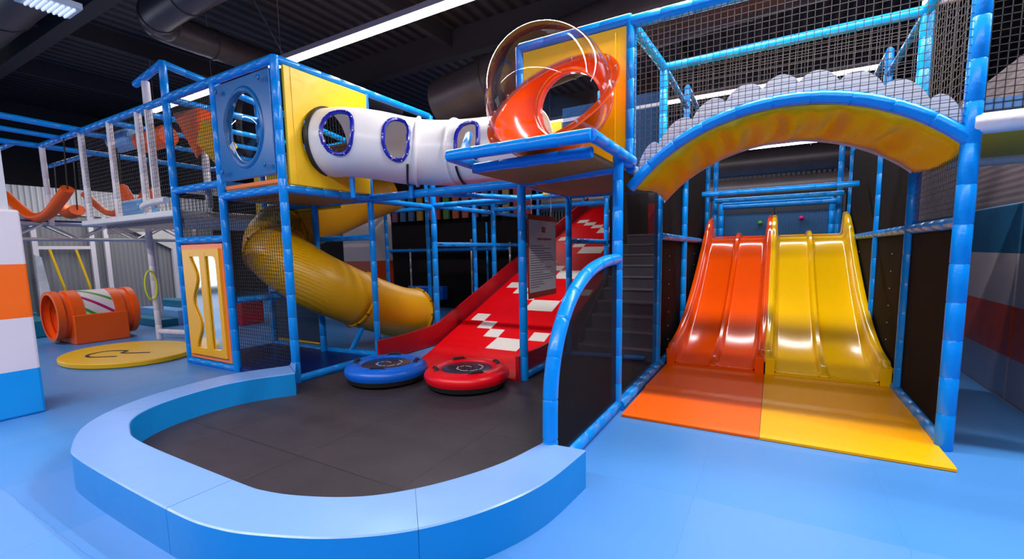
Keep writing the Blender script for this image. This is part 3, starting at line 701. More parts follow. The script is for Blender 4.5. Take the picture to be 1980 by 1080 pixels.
tag(MB().holed((-2.30, YG+.02, Z1+.02), (1, 0, 0), (0, 0, 1), 1.07, 1.24, .52, .62, .345, .345, .03).build('yellow_front_panel', YELLOW, B, bevel=.005), 'yellow vinyl panel behind the dome')
MB().box(-1.33, -1.325, YG-.04, YG-.03, Z1+.05, 3.45).build('panel_seam', YELLOW, B)
hoop = catmull([(XD, 2.60, .0), (XD, 2.59, .35), (XD, 2.62, .68), (XD, 2.74, .95), (XD, 2.96, 1.17), (XD, 3.28, 1.32), (XD, 3.65, 1.39), (XD, YD, 1.41)], 5)
bend(B, hoop, .05, name='handrail_hoop')
scr = [(XD, 2.63, .06)]+[(XD, p.y+.03, max(.06, p.z-.03)) for p in hoop[2:]]+[(XD, YD-.04, .06)]
tag(MB().prism(scr, (.008, 0, 0)).build('mesh_screen', mesh_fabric('black_mesh_hoop', (.009, .008, .01), .3), B), 'black mesh under the handrail hoop')
tag(MB().box(XD, XD+.008, YD+.03, YE-.03, .08, Z1-.03).build('mesh_screen', DKMESH, B), 'black mesh beside the stairs')
tag(MB().box(-2.80, -2.52, 5.76, 5.80, Z1+.02, 3.2).build('yellow_back_panel', YELLOW, B), 'yellow vinyl back panel')
tag(MB().box(-2.50, -1.25, 5.76, 5.78, Z1+.02, 3.35).build('mesh_screen', mesh_fabric('navy_mesh', (.01, .04, .12), .25), B), 'dark blue mesh')
post(B, -2.0, 5.83, Z1, 3.5, r=.04)
# stairs
ST = thing('staircase', (-1.8, 5.9, 0), 'dark carpeted staircase behind the black mesh, right of the red slide', 'stairs')
for k in range(10):
    y = 5.95+k*.27; z = (k+1)*.175
    st = MB().box(-2.36, -1.29, y, y+.29, max(0, z-.36), z).build('step', STAIR, ST)
    MB().box(-2.36, -1.29, y-.012, y+.03, z-.02, z+.006).build('step_edge', NOSE, st)
MB().prism([(-2.40, 5.9, 0), (-2.40, 5.9, .2), (-2.40, 8.6, 1.85), (-2.40, 8.6, 0)], (.03, 0, 0)).build('side_board', BLKCLOTH, ST)
tag(MB().box(-2.38, -2.37, 7.4, 10, 1.0, 3.0).build('mesh_screen', DKMESH2, B), 'black mesh above the stairs')
# rules board
def rules_board(o, ex, w, h, label, n):
    o = V(o); ex = V(ex).normalized(); nn = ex.cross(V((0, 0, 1)))
    t = thing('rules_board', o, label, 'sign', 'white boards with rules of play')
    if nn.dot(V((0, 0, 1.5))-o) < 0: nn = -nn
    def plate(u0, u1, z0, z1, off, th, m_, name, parent=t):
        c = o+ex*((u0+u1)/2)+V((0, 0, (z0+z1)/2))+nn*(off+th/2)
        return MB().obox(c, ex*((u1-u0)/2), nn*(th/2), (0, 0, (z1-z0)/2)).build(name, m_, parent)
    tag(plate(0, w, 0, h, 0, .012, SIGNR, 'backing'), 'red border')
    b = plate(.02, w-.015, .07, h-.06, .012, .002, SIGNW, 'sheet')
    rnd = random.Random(n)
    plate(w*.46, w*.58, h-.20, h-.13, .014, .002, SIGNR, 'emblem'); 
    u = w*.3
    while u < w*.78:                                            # heading, illegible in the photograph
        l = rnd.uniform(.02, .05); plate(u, u+l, h-.29, h-.265, .014, .002, SIGNR, 'heading_mark'); u += l+.012
    z = h-.36
    for k in range(n):
        u = .04; end = w*rnd.uniform(.35, .97)
        plate(u, end, z-.003, z+.004, .014, .0015, INK, 'text_line'); z -= (h-.46)/n
    for u in (.15*w, .85*w):
        MB().tube([o+ex*u+V((0, 0, h)), o+ex*(u+.0)+V((0, 0, h+.28))], .005, 5).build('string', WHITE, t)
    return t
rules_board((-2.44, 4.60, .94), (0, 1, 0), .76, .97, 'white rules board with red border hanging right of the red slide', 18)
rules_board((-10.65, 4.75, .72), (.55, .83, 0), .95, 1.05, 'greyish rules board with red border hanging left of the mirror panel', 15)

# ------------------------------------------------------------------ bubble dome
DC = V((-1.765, 3.78, 2.81)); DR = .56
dn = V((-.095, -.757, .647)).normalized(); hd = V((-.02, .99, .12)).normalized()
BD = thing('bubble_dome', (DC.x, DC.y, DC.z-DR), 'orange bowl with clear bubble dome on the yellow panel above the stairs platform', 'lookout dome')
def sphere_part(c, r, axis, a0, a1, keep_axis, keep_sign, name, m_, nn=40, rings=28, thick=.012):
    axis = V(axis).normalized(); h = V((1, 0, 0)); u = (h-axis*h.dot(axis)).normalized(); w = axis.cross(u); mb = MB(); vs = []
    for i in range(rings+1):
        th = a0+(a1-a0)*i/rings
        for k in range(nn):
            p = 2*math.pi*k/nn; vs.append(c+(axis*math.cos(th)+(u*math.cos(p)+w*math.sin(p))*math.sin(th))*r)
    mb.add(vs, [(i*nn+k, i*nn+(k+1) % nn, (i+1)*nn+(k+1) % nn, (i+1)*nn+k) for i in range(rings) for k in range(nn)])
    o = mb.build(name, m_, BD, smooth=True)
    if keep_axis is not None:
        bm = bmesh.new(); bm.from_mesh(o.data)
        bmesh.ops.bisect_plane(bm, geom=bm.verts[:]+bm.edges[:]+bm.faces[:], plane_co=DC-ORG[BD.name]+V(keep_axis)*.0, plane_no=V(keep_axis)*keep_sign, clear_inner=False, clear_outer=True)
        bm.to_mesh(o.data); bm.free()
        for p in o.data.polygons: p.use_smooth = True
    for v_ in o.data.vertices:                     # shallower bowl, slightly taller bubble
        q = v_.co-(DC-ORG[BD.name]); h_ = q.dot(dn); v_.co = v_.co+dn*h_*((.10) if h_ > 0 else -.12)
    if thick:
        md = o.modifiers.new('thickness', 'SOLIDIFY'); md.thickness = thick; md.offset = 0
    return o
OBOWL = mat('orange_bowl_plastic', (0.95, 0.10, 0.0), 0.16, coat=.5)
tag(sphere_part(DC, DR, hd, R(37), R(179.5), dn, 1, 'bowl', OBOWL, 64, 44), 'orange bowl')
tag(sphere_part(DC, DR, dn, R(.5), R(90), None, 0, 'dome', CLEAR, 48, 20, 0), 'clear bubble')
tag(MB().lathe(DC+dn*0, [(DR-.01, -.02), (DR+.065, -.016), (DR+.075, -.004), (DR-.01, -.002)], 64, axis=dn, close=False).build('rim_flange', OBOWL, BD, smooth=True), 'orange rim')
tag(MB().lathe(DC+dn*0, [(DR-.005, .002), (DR+.068, .002), (DR+.068, .012), (DR+.0, .014), (DR-.004, .05)], 64, axis=dn, close=False).build('clear_flange', CLEAR2, BD, smooth=True), 'clear rim')
u_ = dn.cross(V((0, 0, 1))).normalized(); w_ = dn.cross(u_)
for k in range(16):
    a = 2*math.pi*k/16; c = DC+(u_*math.cos(a)+w_*math.sin(a))*(DR+.045)
    MB().tube([c, c+dn*.022], .009, 8).build('rim_bolt', STEEL, BD)
MB().tube([DC+hd*(DR*.80), V((DC.x-.02, YG+.06, DC.z+.07))], .33, 40, caps=False).build('neck', OBOWL, BD, smooth=True, solid=.012)

# ------------------------------------------------------------------ slide bay frame
F = thing('slide_bay_frame', (0, YG, 0), 'blue padded frame round the double wave slide with black mesh walls', 'play structure')
post(F, XR, YG, 0, 4.6, r=.055); post(F, XR, YE, 0, 3.64, r=.05); post(F, -1.19, YE, Z1, 3.6)
for x in (XD+.03, XR):
    for y, z0, z1 in ((7.35, 0, 2.9), (9.95, 0, 3.3), (10.4, 1.6, 3.3)):
        post(F, x+(.1 if y > 10 and x < 0 else 0)-(.12 if y > 10 and x > 0 else 0), y, z0, z1, r=.045)
    beam(F, (x, YE if x < 0 else YG, 1.64), (x, 9.0, 1.62), r=.045)
    beam(F, (x, YG if x > 0 else YD, .05), (x, 9.5, .05), r=.05)
    for y, z in ((7.34, 3.84),): post(F, x, y, 3.4, z, r=.045)
    beam(F, (x, YE, 3.6), (x, 7.34, 3.55), r=.035, name='slanted_beam'); beam(F, (x, 7.34, 3.84), (x, 9.2, 3.75), r=.035, name='slanted_beam')
beam(F, (XR, YG, 2.27), (XR, YE, 2.23)); beam(F, (XR, YG, 3.58), (XR, YE, 3.6), r=.045); beam(F, (-1.19, YG, 3.5), (-1.19, YE, 3.58))
beam(F, (-1.19, YG, 3.52), (XR, YG, 3.50), r=.055); beam(F, (-1.19, YE, 3.58), (XR, YE, 3.6)); 
beam(F, (-1.08, 8.3, 2.37), (XR-.1, 8.3, 2.37), r=.045); beam(F, (-1.05, 9.95, 2.40), (XR-.1, 9.95, 2.40), r=.045); beam(F, (-.95, 10.4, 2.30), (XR-.1, 10.4, 2.30), r=.045)
beam(F, (-1.19, YE, 2.5), (-1.19, 7.3, 2.5), r=.035)
beam(F, (XR, YG, 2.29), (2.4, YG, 2.29), r=.07, m_=WHITEFOAM, name='white_beam'); beam(F, (XR, YE, 2.22), (2.4, YE, 2.22), r=.05, m_=WHITEFOAM, name='white_beam')
beam(F, (XR, 5.9, 3.75), (2.3, 5.9, 3.75), r=.05, m_=WHITEFOAM, name='white_beam')
MB().box(XR+.05, 1.93, YG+.05, YE, 2.24, 2.27).build('deck', mat('olive_deck', (.6, .42, .02), .5), F)
MB().box(XR+.05, 1.93, YG-.02, YG+.03, 2.36, 2.44).build('padded_strip', LIGHTBLUE, F)
# black mesh walls
for x in (XD-.01, XR):
    tag(MB().box(x, x+.008, (YE if x < 0 else YG)+.03, 9.9, .08, 1.6).build('mesh_screen', DKMESH2, F), 'black mesh wall')
    tag(MB().box(x, x+.008, YE+.03, 9.9, 1.66, 3.1 if x < 0 else 3.1).build('mesh_screen', DKMESH2, F), 'black mesh wall')
    for y in (6.4, 7.35, 8.6):
        for k in range(7):
            z = .25+k*.19; MB().obox((x+(.012 if x < 0 else -.006), y, z), (.003, 0, 0), (0, .012, 0), (0, 0, .006)).build('lacing', mat('lacing', (.35, .4, .5), .5) if 'lacing' not in bpy.data.materials else bpy.data.materials['lacing'], F)
MB().net((XR, YG, 1.7), (0, 1, 0), (0, 0, 1), YE-YG, .5, .05, .0022).build('net', NETG, F)
# nets over the bridge
AR = lambda x: 2.64-(1.57-math.sqrt(max(0, 1.57**2-(x-.03)**2)))
def arch_net(y, ztop, sp, th, m_):
    mb = MB(); x0, x1 = -1.15, 1.09
    n = int((x1-x0)/sp)
    for i in range(n+1):
        x = x0+i*sp; mb.strut((x, y, AR(x)), (x, y, ztop), th)
    z = 2.25
    while z < ztop:
        if z >= 2.63: mb.strut((x0, y, z), (x1, y, z), th)
        else:
            dx = math.sqrt(max(0, 1.57**2-(1.57-(2.64-z))**2))
            if .03-dx > x0: mb.strut((x0, y, z), (.03-dx, y, z), th)
            if .03+dx < x1: mb.strut((.03+dx, y, z), (x1, y, z), th)
        z += sp
    return mb.build('net', m_, F)
arch_net(YG-.03, 3.5, .05, .0021, NETG)
arch_net(YE, 3.58, .055, .0015, NETG)
MB().net((XR, YG-.03, 2.32), (1, 0, 0), (0, 0, 1), .85, 1.7, .045, .0024).build('net', NET, F)
MB().net((XR, YG, 2.3), (0, 1, 0), (0, 0, 1), YE-YG, 1.28, .07, .0015).build('net', NETG, F)

# ------------------------------------------------------------------ arched bridge
AB = thing('arched_bridge', (0, 5.0, 2.2), 'arched yellow bridge with blue edges and white clouds above the slides', 'bridge')
def arcpts(y, dz=0, x0=-1.19, x1=1.13, n=24, z0=None): return [(x0+(x1-x0)*k/n, y, AR(x0+(x1-x0)*k/n)+dz) for k in range(n+1)]
bend(AB, arcpts(YG), .05, name='arch_rail'); bend(AB, arcpts(YE), .045, name='arch_rail')
mb = MB(); vs = []; fs = []; NX = 60
for k in range(NX+1):
    x = -1.15+2.26*k/NX
    for j in range(7):
        t = j/6; sag = -.02*math.sin(math.pi*t)+.026*(math.sin(k*1.1+j*.5)+math.sin(k*.47+.7*j))*math.sin(math.pi*t)
        vs.append((x+.05*math.sin(t*3), YG+.02+(YE-YG-.04)*t, AR(x)-.05+sag))
fs = [(k*7+j, (k+1)*7+j, (k+1)*7+j+1, k*7+j+1) for k in range(NX) for j in range(6)]
tag(mb.add(vs, fs).build('bridge_cover', BRIDGEY, AB, smooth=True, solid=.012), 'yellow vinyl cover of the bridge')
cl = []; xs0 = [(-1.12, -.94), (-.94, -.66), (-.66, -.40), (-.40, -.13), (-.13, .12), (.12, .38), (.38, .65), (.65, .91), (.91, 1.09)]
N = 10
top = []
for i, (a, b) in enumerate(xs0):
    for k in range(N):
        t = k/N; x = a+(b-a)*t; bz = AR(x)+.125; top.append((x, YG+.02, bz+.08*math.sin(math.pi*t)**.7))
top.append((1.09, YG+.02, AR(1.09)+.1))
bot = [(x, YG+.02, AR(x)+.0) for x in [1.09-2.21*k/30 for k in range(31)]]
mb = MB(); n = len(top)
for k in range(n-1):
    x0, x1 = top[k][0], top[k+1][0]
    P = [(x0, YG+.02, AR(x0)), (x1, YG+.02, AR(x1)), top[k+1], top[k]]
    mb.prism(P, (0, .02, 0))
tag(mb.build('cloud_board', CLOUD, AB), 'white cloud-shaped board')
mb = MB()
for k in range(40):
    x0 = -1.15+2.24*k/40; x1 = -1.15+2.24*(k+1)/40
    mb.prism([(x0, YE-.06, AR(x0)+.0), (x1, YE-.06, AR(x1)+.0), (x1, YE-.06, AR(x1)-.075), (x0, YE-.06, AR(x0)-.075)], (0, .015, 0))
tag(mb.build('lower_edging', WHITEFOAM, AB), 'white edging under the back rail')

# ------------------------------------------------------------------ wave slides
BEDP = [(5.84, .07), (6.1, .08), (6.5, .13), (6.95, .26), (7.45, .47), (7.9, .70), (8.3, .93), (8.7, 1.19), (9.05, 1.43), (9.3, 1.58), (9.55, 1.66), (9.9, 1.68)]
BP = catmull([(0, y, z) for y, z in BEDP], 5)
def wave_slide(x0, x1, M, mname, label, thick_left, thick_right):
    t = thing('wave_slide', ((x0+x1)/2, 5.85, 0), label, 'slide', 'pair of fibreglass slides')
    wdt = x1-x0
    n = len(BP); vs = []; prof_n = None
    for i, p in enumerate(BP):
        s = i/(n-1)
        lip = .17 if s < .04 else (.20+.05*min(1, s*2)+(.14*max(0, (s-.85)/.15)))
        fl = .02*math.sin(max(0, 1-s*1.0)*math.pi)
        rid = .085 if s > .06 else .085*s/.06
        L = x0; Rr = x1
        c = (L+Rr)/2
        pr = [(L+.0, lip-.06), (L+.0, lip-.01), (L+.02, lip), (L+.05, lip-.005), (L+.07, lip-.03), (L+.09, .04), (L+.115, .008), (L+.14, 0), (c-.07, 0), (c-.045, .012), (c-.03, rid*.75), (c-.015, rid), (c+.015, rid), (c+.03, rid*.75), (c+.045, .012), (c+.07, 0),
              (Rr-.14, 0), (Rr-.115, .008), (Rr-.09, .04), (Rr-.07, lip-.03), (Rr-.05, lip-.005), (Rr-.02, lip), (Rr, lip-.01), (Rr, lip-.06)]
        prof_n = len(pr)
        for x, dz in pr: vs.append((x, p.y, p.z+dz))
    fs = [(i*prof_n+j, i*prof_n+j+1, (i+1)*prof_n+j+1, (i+1)*prof_n+j) for i in range(n-1) for j in range(prof_n-1)]
    o = MB().add(vs, fs).build('slide_body', M, t, smooth=True, solid=.012)
    # foot boxes closing the flared side walls
    for a, b in ((x0, x0+.10), (x1-.10, x1)):
        MB().box(a+.004, b, 5.83, 5.95, .005, .23).build('foot', M, t, bevel=.01)
    MB().box(x0+.1, x1-.1, 5.842, 5.86, .005, .066).build('front_edge', M, t)
    MB().box(x0+.02, x1-.02, 9.9, 9.93, 1.2, 1.70).build('top_edge', M, t)
    return t
wave_slide(-1.13, -.05, OPLAST, 'orange', 'glossy orange double-lane slide, left one of the pair under the arch', 0, 0)
wave_slide(-.04, 1.10, YPLAST, 'yellow', 'glossy yellow double-lane slide, right one of the pair under the arch', 0, 0)
# landing mats: wedge with a raised pad behind
def landing(x0, x1, M, label, fx0, fx1):
    t = thing('landing_mat', ((x0+x1)/2, 3.9, 0), label, 'landing mat', 'landing mats below the slides')
    P = [(3.89, .004), (3.89, .022), (3.95, .03), (4.75, .035), (5.82, .04), (5.82, .004)]
    xa = lambda y: fx0+(x0-fx0)*min(1, (y-3.89)/.5); xb = lambda y: fx1+(x1-fx1)*min(1, (y-3.89)/.5)
    vs = [(xa(y), y, z) for y, z in P]+[(xb(y), y, z) for y, z in P]; n = len(P)
    MB().add(vs, [tuple(range(n)), tuple(range(2*n-1, n-1, -1))]+[((i+1) % n, i, n+i, n+(i+1) % n) for i in range(n)]).build('mat_body', M, t)
    mb = MB(); vs = []; nx = 24
    for k in range(nx+1):
        x = x0+(x1-x0)*k/nx
        w_ = .012*math.sin(k*.9+x*3)
        for y, z in ((4.72+w_, .035), (4.78+w_, .052), (4.86+w_, .048), (5.3, .045), (5.83, .045)): vs.append((x, y, z))
    mb.add(vs, [(k*5+j, (k+1)*5+j, (k+1)*5+j+1, k*5+j+1) for k in range(nx) for j in range(4)])
    mb.build('fold', M, t, smooth=True)
landing(-1.13, -.045, OMAT, 'orange landing mat at the foot of the orange slide', -1.13, -.045)
landing(-.041, 1.085, YMAT, 'yellow landing mat at the foot of the yellow slide', -.041, 1.10)
# blue climbing boards behind the slides
CB = thing('climbing_wall', (0, 12, 0), 'blue climbing boards with small holds behind the top of the slides', 'climbing wall')
CW = ribbed('blue_ribbed_board', (0.03, .12, .30), (.05, .17, .38), 'X', 12)
for x0, x1 in ((-1.05, -.08), (.02, 1.0)):
    b = MB().box(x0, x1, 12, 12.05, 1.4, 2.26).build('board', CW, CB)
    MB().box(x0-.03, x1+.03, 12.0, 12.06, 2.27, 2.42).build('board_rail', mat('dark_rail', (.03, .035, .06), .5) if 'dark_rail' not in bpy.data.materials else bpy.data.materials['dark_rail'], b)
for x, z, M in ((-.3, 2.03, GREEN), (.5, 2.1, MAGENTA)):
    MB().lathe((x, 11.98, z), [(.05, 0), (.045, .03), (.02, .05)], 12, axis=(0, -1, 0)).build('hold', M, CB, smooth=True)
beam(CB, (-1.1, 11.95, 2.5), (1.05, 11.95, 2.5), r=.05); post(CB, -1.12, 11.95, 0, 2.5, r=.06); post(CB, 1.05, 11.95, 0, 2.5, r=.06)
MB().box(-1.12, 1.1, 9.95, 12.0, 1.58, 1.64).build('landing', BLKCLOTH, CB)

# ------------------------------------------------------------------ left gallery
G = thing('left_gallery_frame', (-9.5, Y0, 0), 'blue and white raised play gallery on the far left with white posts', 'play structure')
for x in (-8.03, -8.98, -10.09, -11.9): post(G, x, Y0, 2.13, 3.58, r=.045, m_=WHITEFOAM, name='white_post')
for x in (-7.75,): post(G, x, Y0+.02, 2.2, 3.95, r=.05, m_=WHITEFOAM, name='white_post')
for x, y in ((-9.3, 5.0), (-7.95, 5.0), (-7.25, 3.7), (-10.2, 6.4)): post(G, x, y, 2.2, 3.5, r=.045, m_=WHITEFOAM, name='white_post')
beam(G, (-11.95, Y0, 3.6), (XL2, Y0, 3.6)); beam(G, (-11.95, Y0, 3.6), (-11.95, 7.5, 3.6)); beam(G, (-10.09, Y0, 3.58), (-10.09, 7.5, 3.6), r=.042)
beam(G, (-8.98, Y0, 3.58), (-8.98, 7.5, 3.6), r=.042); beam(G, (-8.03, Y0, 3.58), (-8.03, 7.5, 3.6), r=.042); beam(G, (-12, 6.2, 3.6), (XL2, 6.2, 3.6), r=.04)
for y, x in ((2.2, -11.2), (2.55, -11.6)): pass
beam(G, (-14.4, 4.0, 3.6), (-11.95, 4.0, 3.6), r=.04); beam(G, (-13, 2.9, 3.6), (-11.95, 2.9, 3.6), r=.04); beam(G, (-11.95, Y0, 3.6), (-11.95, -.5, 3.6)); beam(G, (-10.9, Y0, 3.6), (-11.0, -.5, 3.7), r=.04); beam(G, (-10.0, Y0, 3.6), (-10.2, -.5, 3.75))
post(G, -9.8, 3.93, 0, 2.15, r=.05, m_=WHITEFOAM, name='white_post'); post(G, -11.3, 5.4, 0, 2.15, r=.05, m_=STEEL, name='steel_post')
MB().box(-10.4, XL2-.02, Y0-.03, 6.2, 2.06, 2.15).build('deck', DECKW, G, bevel=.02)
cur = catmull([(-8.02, 3.20, 2.20), (-7.95, 3.16, 2.24), (-7.7, 3.15, 2.27), (-7.25, 3.15, 2.28)], 5)
bend(G, cur, .045, m_=DECKW, name='curved_edge')
MB().net((-10.3, Y0-.02, 2.2), (1, 0, 0), (0, 0, 1), 3.1, 1.38, .06, .0015).build('net', NETG, G)
MB().box(-10.3, XL2, 6.25, 6.28, 2.2, 3.5).build('yellow_back_screen', mat('olive_yellow', (.35, .25, .0), .6), G)
MB().box(-9.8, XL2-.1, Y0+.1, Y0+.13, 1.9, 2.05).build('net_skirt', mesh_fabric('grey_mesh', (.25, .2, .2), .5), G)
beam(G, (-9.8, 3.93, .14), (-8.2, 4.3, .14), r=.05, m_=WHITEFOAM, name='white_rail')
for (x, y, z, L, r, M, lb) in ((-9.67, 3.7, 3.50, .80, .17, LIGHTBLUE, 'light blue foam roller hanging from the gallery roof'), (-8.68, 3.7, 3.38, .85, .16, ORANGE, 'orange foam roller hanging beside the light blue roller'),
                                (-9.62, 3.75, 2.34, .75, .17, LIGHTBLUE, 'light blue foam roller lying on the gallery deck')):
    o = MB().tube([(x-L/2, y, z), (x-L/2+.03, y, z), (x+L/2-.03, y, z), (x+L/2, y, z)], r, 24, radii=[r-.03, r, r, r-.03]).build('foam_roller', M, smooth=True); tag(o, lb, 'foam roller', 'foam rollers on the gallery')
# sagging orange foam swings
def swing(pts, lb, r=.10):
    t = thing('foam_swing', pts[len(pts)//2], lb, 'foam swing', 'sagging orange foam swings')
    P = catmull(pts, 6)
    MB().tube(P, r, 14, ell=.8).build('foam_sling', ORANGE, t, smooth=True)
    for e in (P[0], P[-1]):
        MB().tube([e, (e.x+.1, e.y, 3.6)], .012, 6).build('rope', BLACK, t)
swing([(-12.9, 2.9, 2.75), (-12.4, 3.0, 2.42), (-12.0, 3.05, 2.28), (-11.5, 3.1, 2.32), (-11.1, 3.15, 2.52), (-10.8, 3.2, 2.72)], 'orange sagging foam swing at far left, beside the striped column')
swing([(-11.35, 3.6, 2.70), (-11.0, 3.65, 2.48), (-10.6, 3.65, 2.33), (-10.2, 3.65, 2.3), (-9.9, 3.6, 2.38)], 'thin orange foam swing hanging low between the white posts', .07)
swing([(-10.75, 3.95, 2.82), (-10.55, 3.95, 2.62), (-10.35, 3.95, 2.42), (-10.1, 3.95, 2.36), (-9.9, 3.95, 2.5), (-9.75, 4.0, 2.72)], 'short steep orange foam swing behind the white posts', .11)
swing([(-14.2, 4.0, 2.8), (-13.6, 4.0, 2.5), (-13.1, 4.0, 2.55)], 'orange foam swing farthest back on the left', .14)

# truss bridge
TR = thing('steel_truss', (-12.1, 3.5, 1.8), 'silver triangulated truss under the gallery on the far left', 'truss')
for x in (-12.25, -11.95):
    MB().tube([(x, 1.2, 2.17), (x, 5.6, 2.17)], .03, 8).build('chord', STEEL, TR, smooth=True)
    MB().tube([(x, 1.2, 1.88), (x, 5.6, 1.88)], .03, 8).build('chord', STEEL, TR, smooth=True)
    for k in range(9):
        y = 1.2+k*.49; MB().tube([(x, y, 1.88 if k % 2 else 2.17), (x, y+.49, 2.17 if k % 2 else 1.88)], .016, 6).build('web_bar', STEEL, TR, smooth=True)
MB().box(-12.22, -11.98, 1.2, 5.6, 2.2, 2.24).build('top_board', mat('navy_board', (.01, .03, .2), .5), TR)
for y in (4.95, 5.4): MB().tube([(-12.1, y, 0), (-12.1, y, 1.88)], .035, 8).build('leg', STEEL, TR, smooth=True)

# left far room: grey curtain wall, pale openings
tag(MB().box(-16.1, -16, 1.0, 8.2, 0, 2.6).build('wall_left_far', GREYWALL, origin=(-16, 4, 0)), kind='structure')
tag(MB().box(-15.98, -15.96, 2.2, 8.2, 2.62, 3.3).build('trim_20', PALEWALL, origin=(-16, 4, 0)), kind='structure')
for k, y in enumerate((3.95, 5.05, 5.35, 6.95)):
    tag(MB().box(-15.9, -15.8, y-.05, y+.05, 0, 2.6).build('trim_%d' % (21+k), WHITEFOAM, origin=(-15.9, y, 0)), kind='structure')
tag(MB().box(-15.89, -15.81, 4.0, 5.0, 1.75, 1.83).build('trim_30', WHITEFOAM, origin=(-15.9, 4.5, 0)), kind='structure')
tag(MB().add([(-15.9, 5.45, 2.55), (-15.9, 6.9, 2.55), (-15.9, 6.9, 1.75)], [(0, 1, 2)]).add([(-15.85, 5.45, 2.55), (-15.85, 6.9, 2.55), (-15.85, 6.9, 1.75)], [(0, 1, 2)]).build('trim_31', mat('pale_canvas', (.6, .58, .55), .6), origin=(-15.9, 6, 0)), kind='structure')
for k, y in enumerate((4.2, 4.7)):
    tag(MB().tube([(-15.85, y, 1.79), (-15.6, y+.12, .8), (-15.6, y+.15, 0)], .03, 6).build('yellow_rope', bpy.data.materials['yellow_edge_strip']), ['yellow rope hanging in the far left doorway, left one', 'yellow rope hanging in the far left doorway, right one'][k], 'rope', 'yellow ropes in the doorway')
# planter
PT = thing('potted_palm', (-14.6, 2.95, 0), 'leafy palm in a tall white planter behind the striped column', 'potted plant')
MB().lathe((-14.6, 2.95, .35), [(.16, 0), (.27, .75), (.29, .78), (.24, .78), (.22, .7)], 24, close=True).build('planter', mat('white_planter', (.85, .9, .92), .3), PT, smooth=True)
MB().tube([(-14.6, 2.95, 1.05), (-14.6, 2.93, 1.6)], .02, 6).build('trunk', DECK, PT)
rr = random.Random(3)
for k in range(34):
    a = rr.uniform(0, 6.28); e = rr.uniform(-.35, .9); L = rr.uniform(.3, .5)
    b0 = V((-14.6, 2.93, 1.65)); d = V((math.cos(a)*math.cos(e), math.sin(a)*math.cos(e), math.sin(e)))
    P = [b0+d*L*t+V((0, 0, -.35*L*t*t)) for t in (0, .35, .7, 1)]; sd = d.cross(V((0, 0, 1))).normalized()
    vs = []; 
    for q, p in enumerate(P): vs += [p-sd*(.03, .045, .03, .003)[q], p+sd*(.03, .045, .03, .003)[q]]
    MB().add(vs, [(2*q, 2*q+1, 2*q+3, 2*q+2) for q in range(3)]).build('frond', LEAF, PT, solid=.004)
tag(MB().box(-15.2, -14.0, 2.6, 3.4, 0, .35).build('teal_plinth', TEAL, bevel=.02), 'teal padded plinth under the white planter', 'padded block')
tag(MB().box(-13.6, -12.2, 2.3, 3.2, 0, .34).build('teal_block', TEAL, bevel=.03), 'teal padded block between the striped column and the barrel', 'padded block')
tag(MB().add([(-14.2, 3.5, 0), (-14.2, 3.75, 0), (-14.2, 3.6, 1.55), (-14.2, 3.5, 1.6), (-14.1, 3.5, 0), (-14.1, 3.75, 0), (-14.1, 3.6, 1.55), (-14.1, 3.5, 1.6)],
    [(0, 1, 2, 3), (7, 6, 5, 4), (0, 4, 5, 1), (1, 5, 6, 2), (2, 6, 7, 3), (3, 7, 4, 0)]).build('roll_up_banner', mat('banner_print', (.75, .75, .8), .4, var=.3, vscale=6)), 'narrow white printed banner behind the orange barrel', 'banner')
# steps on the far left
for k in range(3):
    tag(MB().box(-13.2-.0, -11.4, 4.6+k*.35, 4.95+k*.35, 0, .16+.16*k).build('padded_step', [TEAL, LIGHTBLUE, TEAL][k], bevel=.01),
        ['lowest padded step behind the orange barrel', 'middle light blue padded step behind the orange barrel', 'highest teal padded step behind the orange barrel'][k], 'step', 'padded steps behind the orange barrel')
tag(MB().box(-10.7, -9.9, 5.5, 6.0, 0, .5).build('red_block', DKRED, bevel=.03), 'dark red padded block left of the mirror panel', 'padded block')

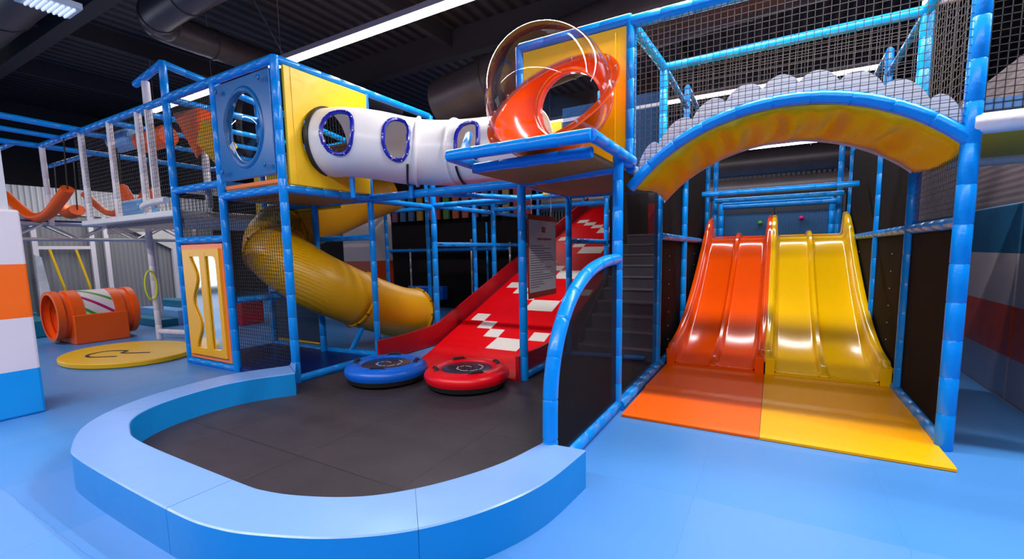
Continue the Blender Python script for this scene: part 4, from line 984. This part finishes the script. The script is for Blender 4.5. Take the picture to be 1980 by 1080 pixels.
# barrel toy
BT = thing('barrel_tunnel', (-10.95, 3.35, 0), 'orange barrel tunnel on a box base with a striped panel', 'play tunnel')
cxb, zb, rb = -10.98, .50, .44
MB().box(-11.4, -10.52, 2.98, 3.76, 0, .52).build('box_base', ORANGE, BT, bevel=.02)
for ya, yb, r in ((2.80, 2.90, rb), (2.90, 3.0, rb-.03), (3.0, 3.16, rb+.0), (3.58, 3.74, rb+.0), (3.74, 3.86, rb-.03), (3.86, 3.96, rb)):
    MB().lathe((cxb, ya, zb), [(r-.06, 0), (r, 0), (r, yb-ya), (r-.06, yb-ya)], 40, axis=(0, 1, 0), close=False).build('barrel_ring', ORANGE, BT, smooth=True)
pan = MB().lathe((cxb, 3.16, zb), [(rb-.01, 0), (rb-.01, .42)], 60, axis=(0, 1, 0), close=False).build('printed_panel', WHITE, BT, smooth=True)
for a0, M in ((.05, MAGENTA), (.62, GREEN), (-.5, GREEN)):      # diagonal stripes on the panel
    vs = []; n = 10
    for k in range(n+1):
        t = k/n; y = 3.17+.40*t; a = a0+.75-.75*t
        for da in (-.07, .07): vs.append((cxb+math.cos(a+da)*(rb-.006), y, zb+math.sin(a+da)*(rb-.006)))
    MB().add(vs, [(2*k, 2*k+1, 2*k+3, 2*k+2) for k in range(n)]).build('stripe', M, pan, solid=.003)
# yellow round mat
el = [(-8.55+1.02*math.cos(a), 3.02+.78*math.sin(a)) for a in [2*math.pi*k/64 for k in range(64)]]
YM = thing('round_mat', (-8.55, 3.02, 0), 'flat yellow oval mat with a dark curl mark, left of the mirror panel', 'floor mat')
MB().prism([(x, y, .004) for x, y in el], (0, 0, .075)).build('mat_body', mat('yellow_round_mat', (.80, .45, .0), .35), YM, bevel=.015)
MB().tube(catmull([(-8.25, 2.75, .08), (-8.55, 2.55, .08), (-8.8, 2.62, .08), (-8.85, 2.85, .08), (-8.6, 3.0, .08), (-8.45, 2.9, .08), (-8.1, 3.1, .08)], 6), .025, 6, ell=.25).build('curl_mark', BLKCLOTH, YM)
tag(MB().tube([(-9.72+.0*k, 3.85+.09*math.cos(a), 1.0+.26*math.sin(a)) for k, a in enumerate([2*math.pi*q/24 for q in range(24)])], .018, 8, closed=True).build('hand_ring', mat('lime_ring', (.65, .7, .05), .4), smooth=True), 'thin lime yellow ring on the white gallery column', 'ring')

# ------------------------------------------------------------------ striped column at the left edge
PC = thing('padded_column', (-6.6, 1.1, 0), 'square column with blue, white and orange padding at the left edge', 'column')
PC_b = MB().box(-7.0, -6.21, .72, 1.48, 0, 1.97).build('pad_cover', COLPAD, PC, bevel=.025)
MB().box(-6.96, -6.26, .77, 1.42, 1.97, 6.2).build('column_core', mat('white_plaster', (.55, .55, .62), .6), PC)
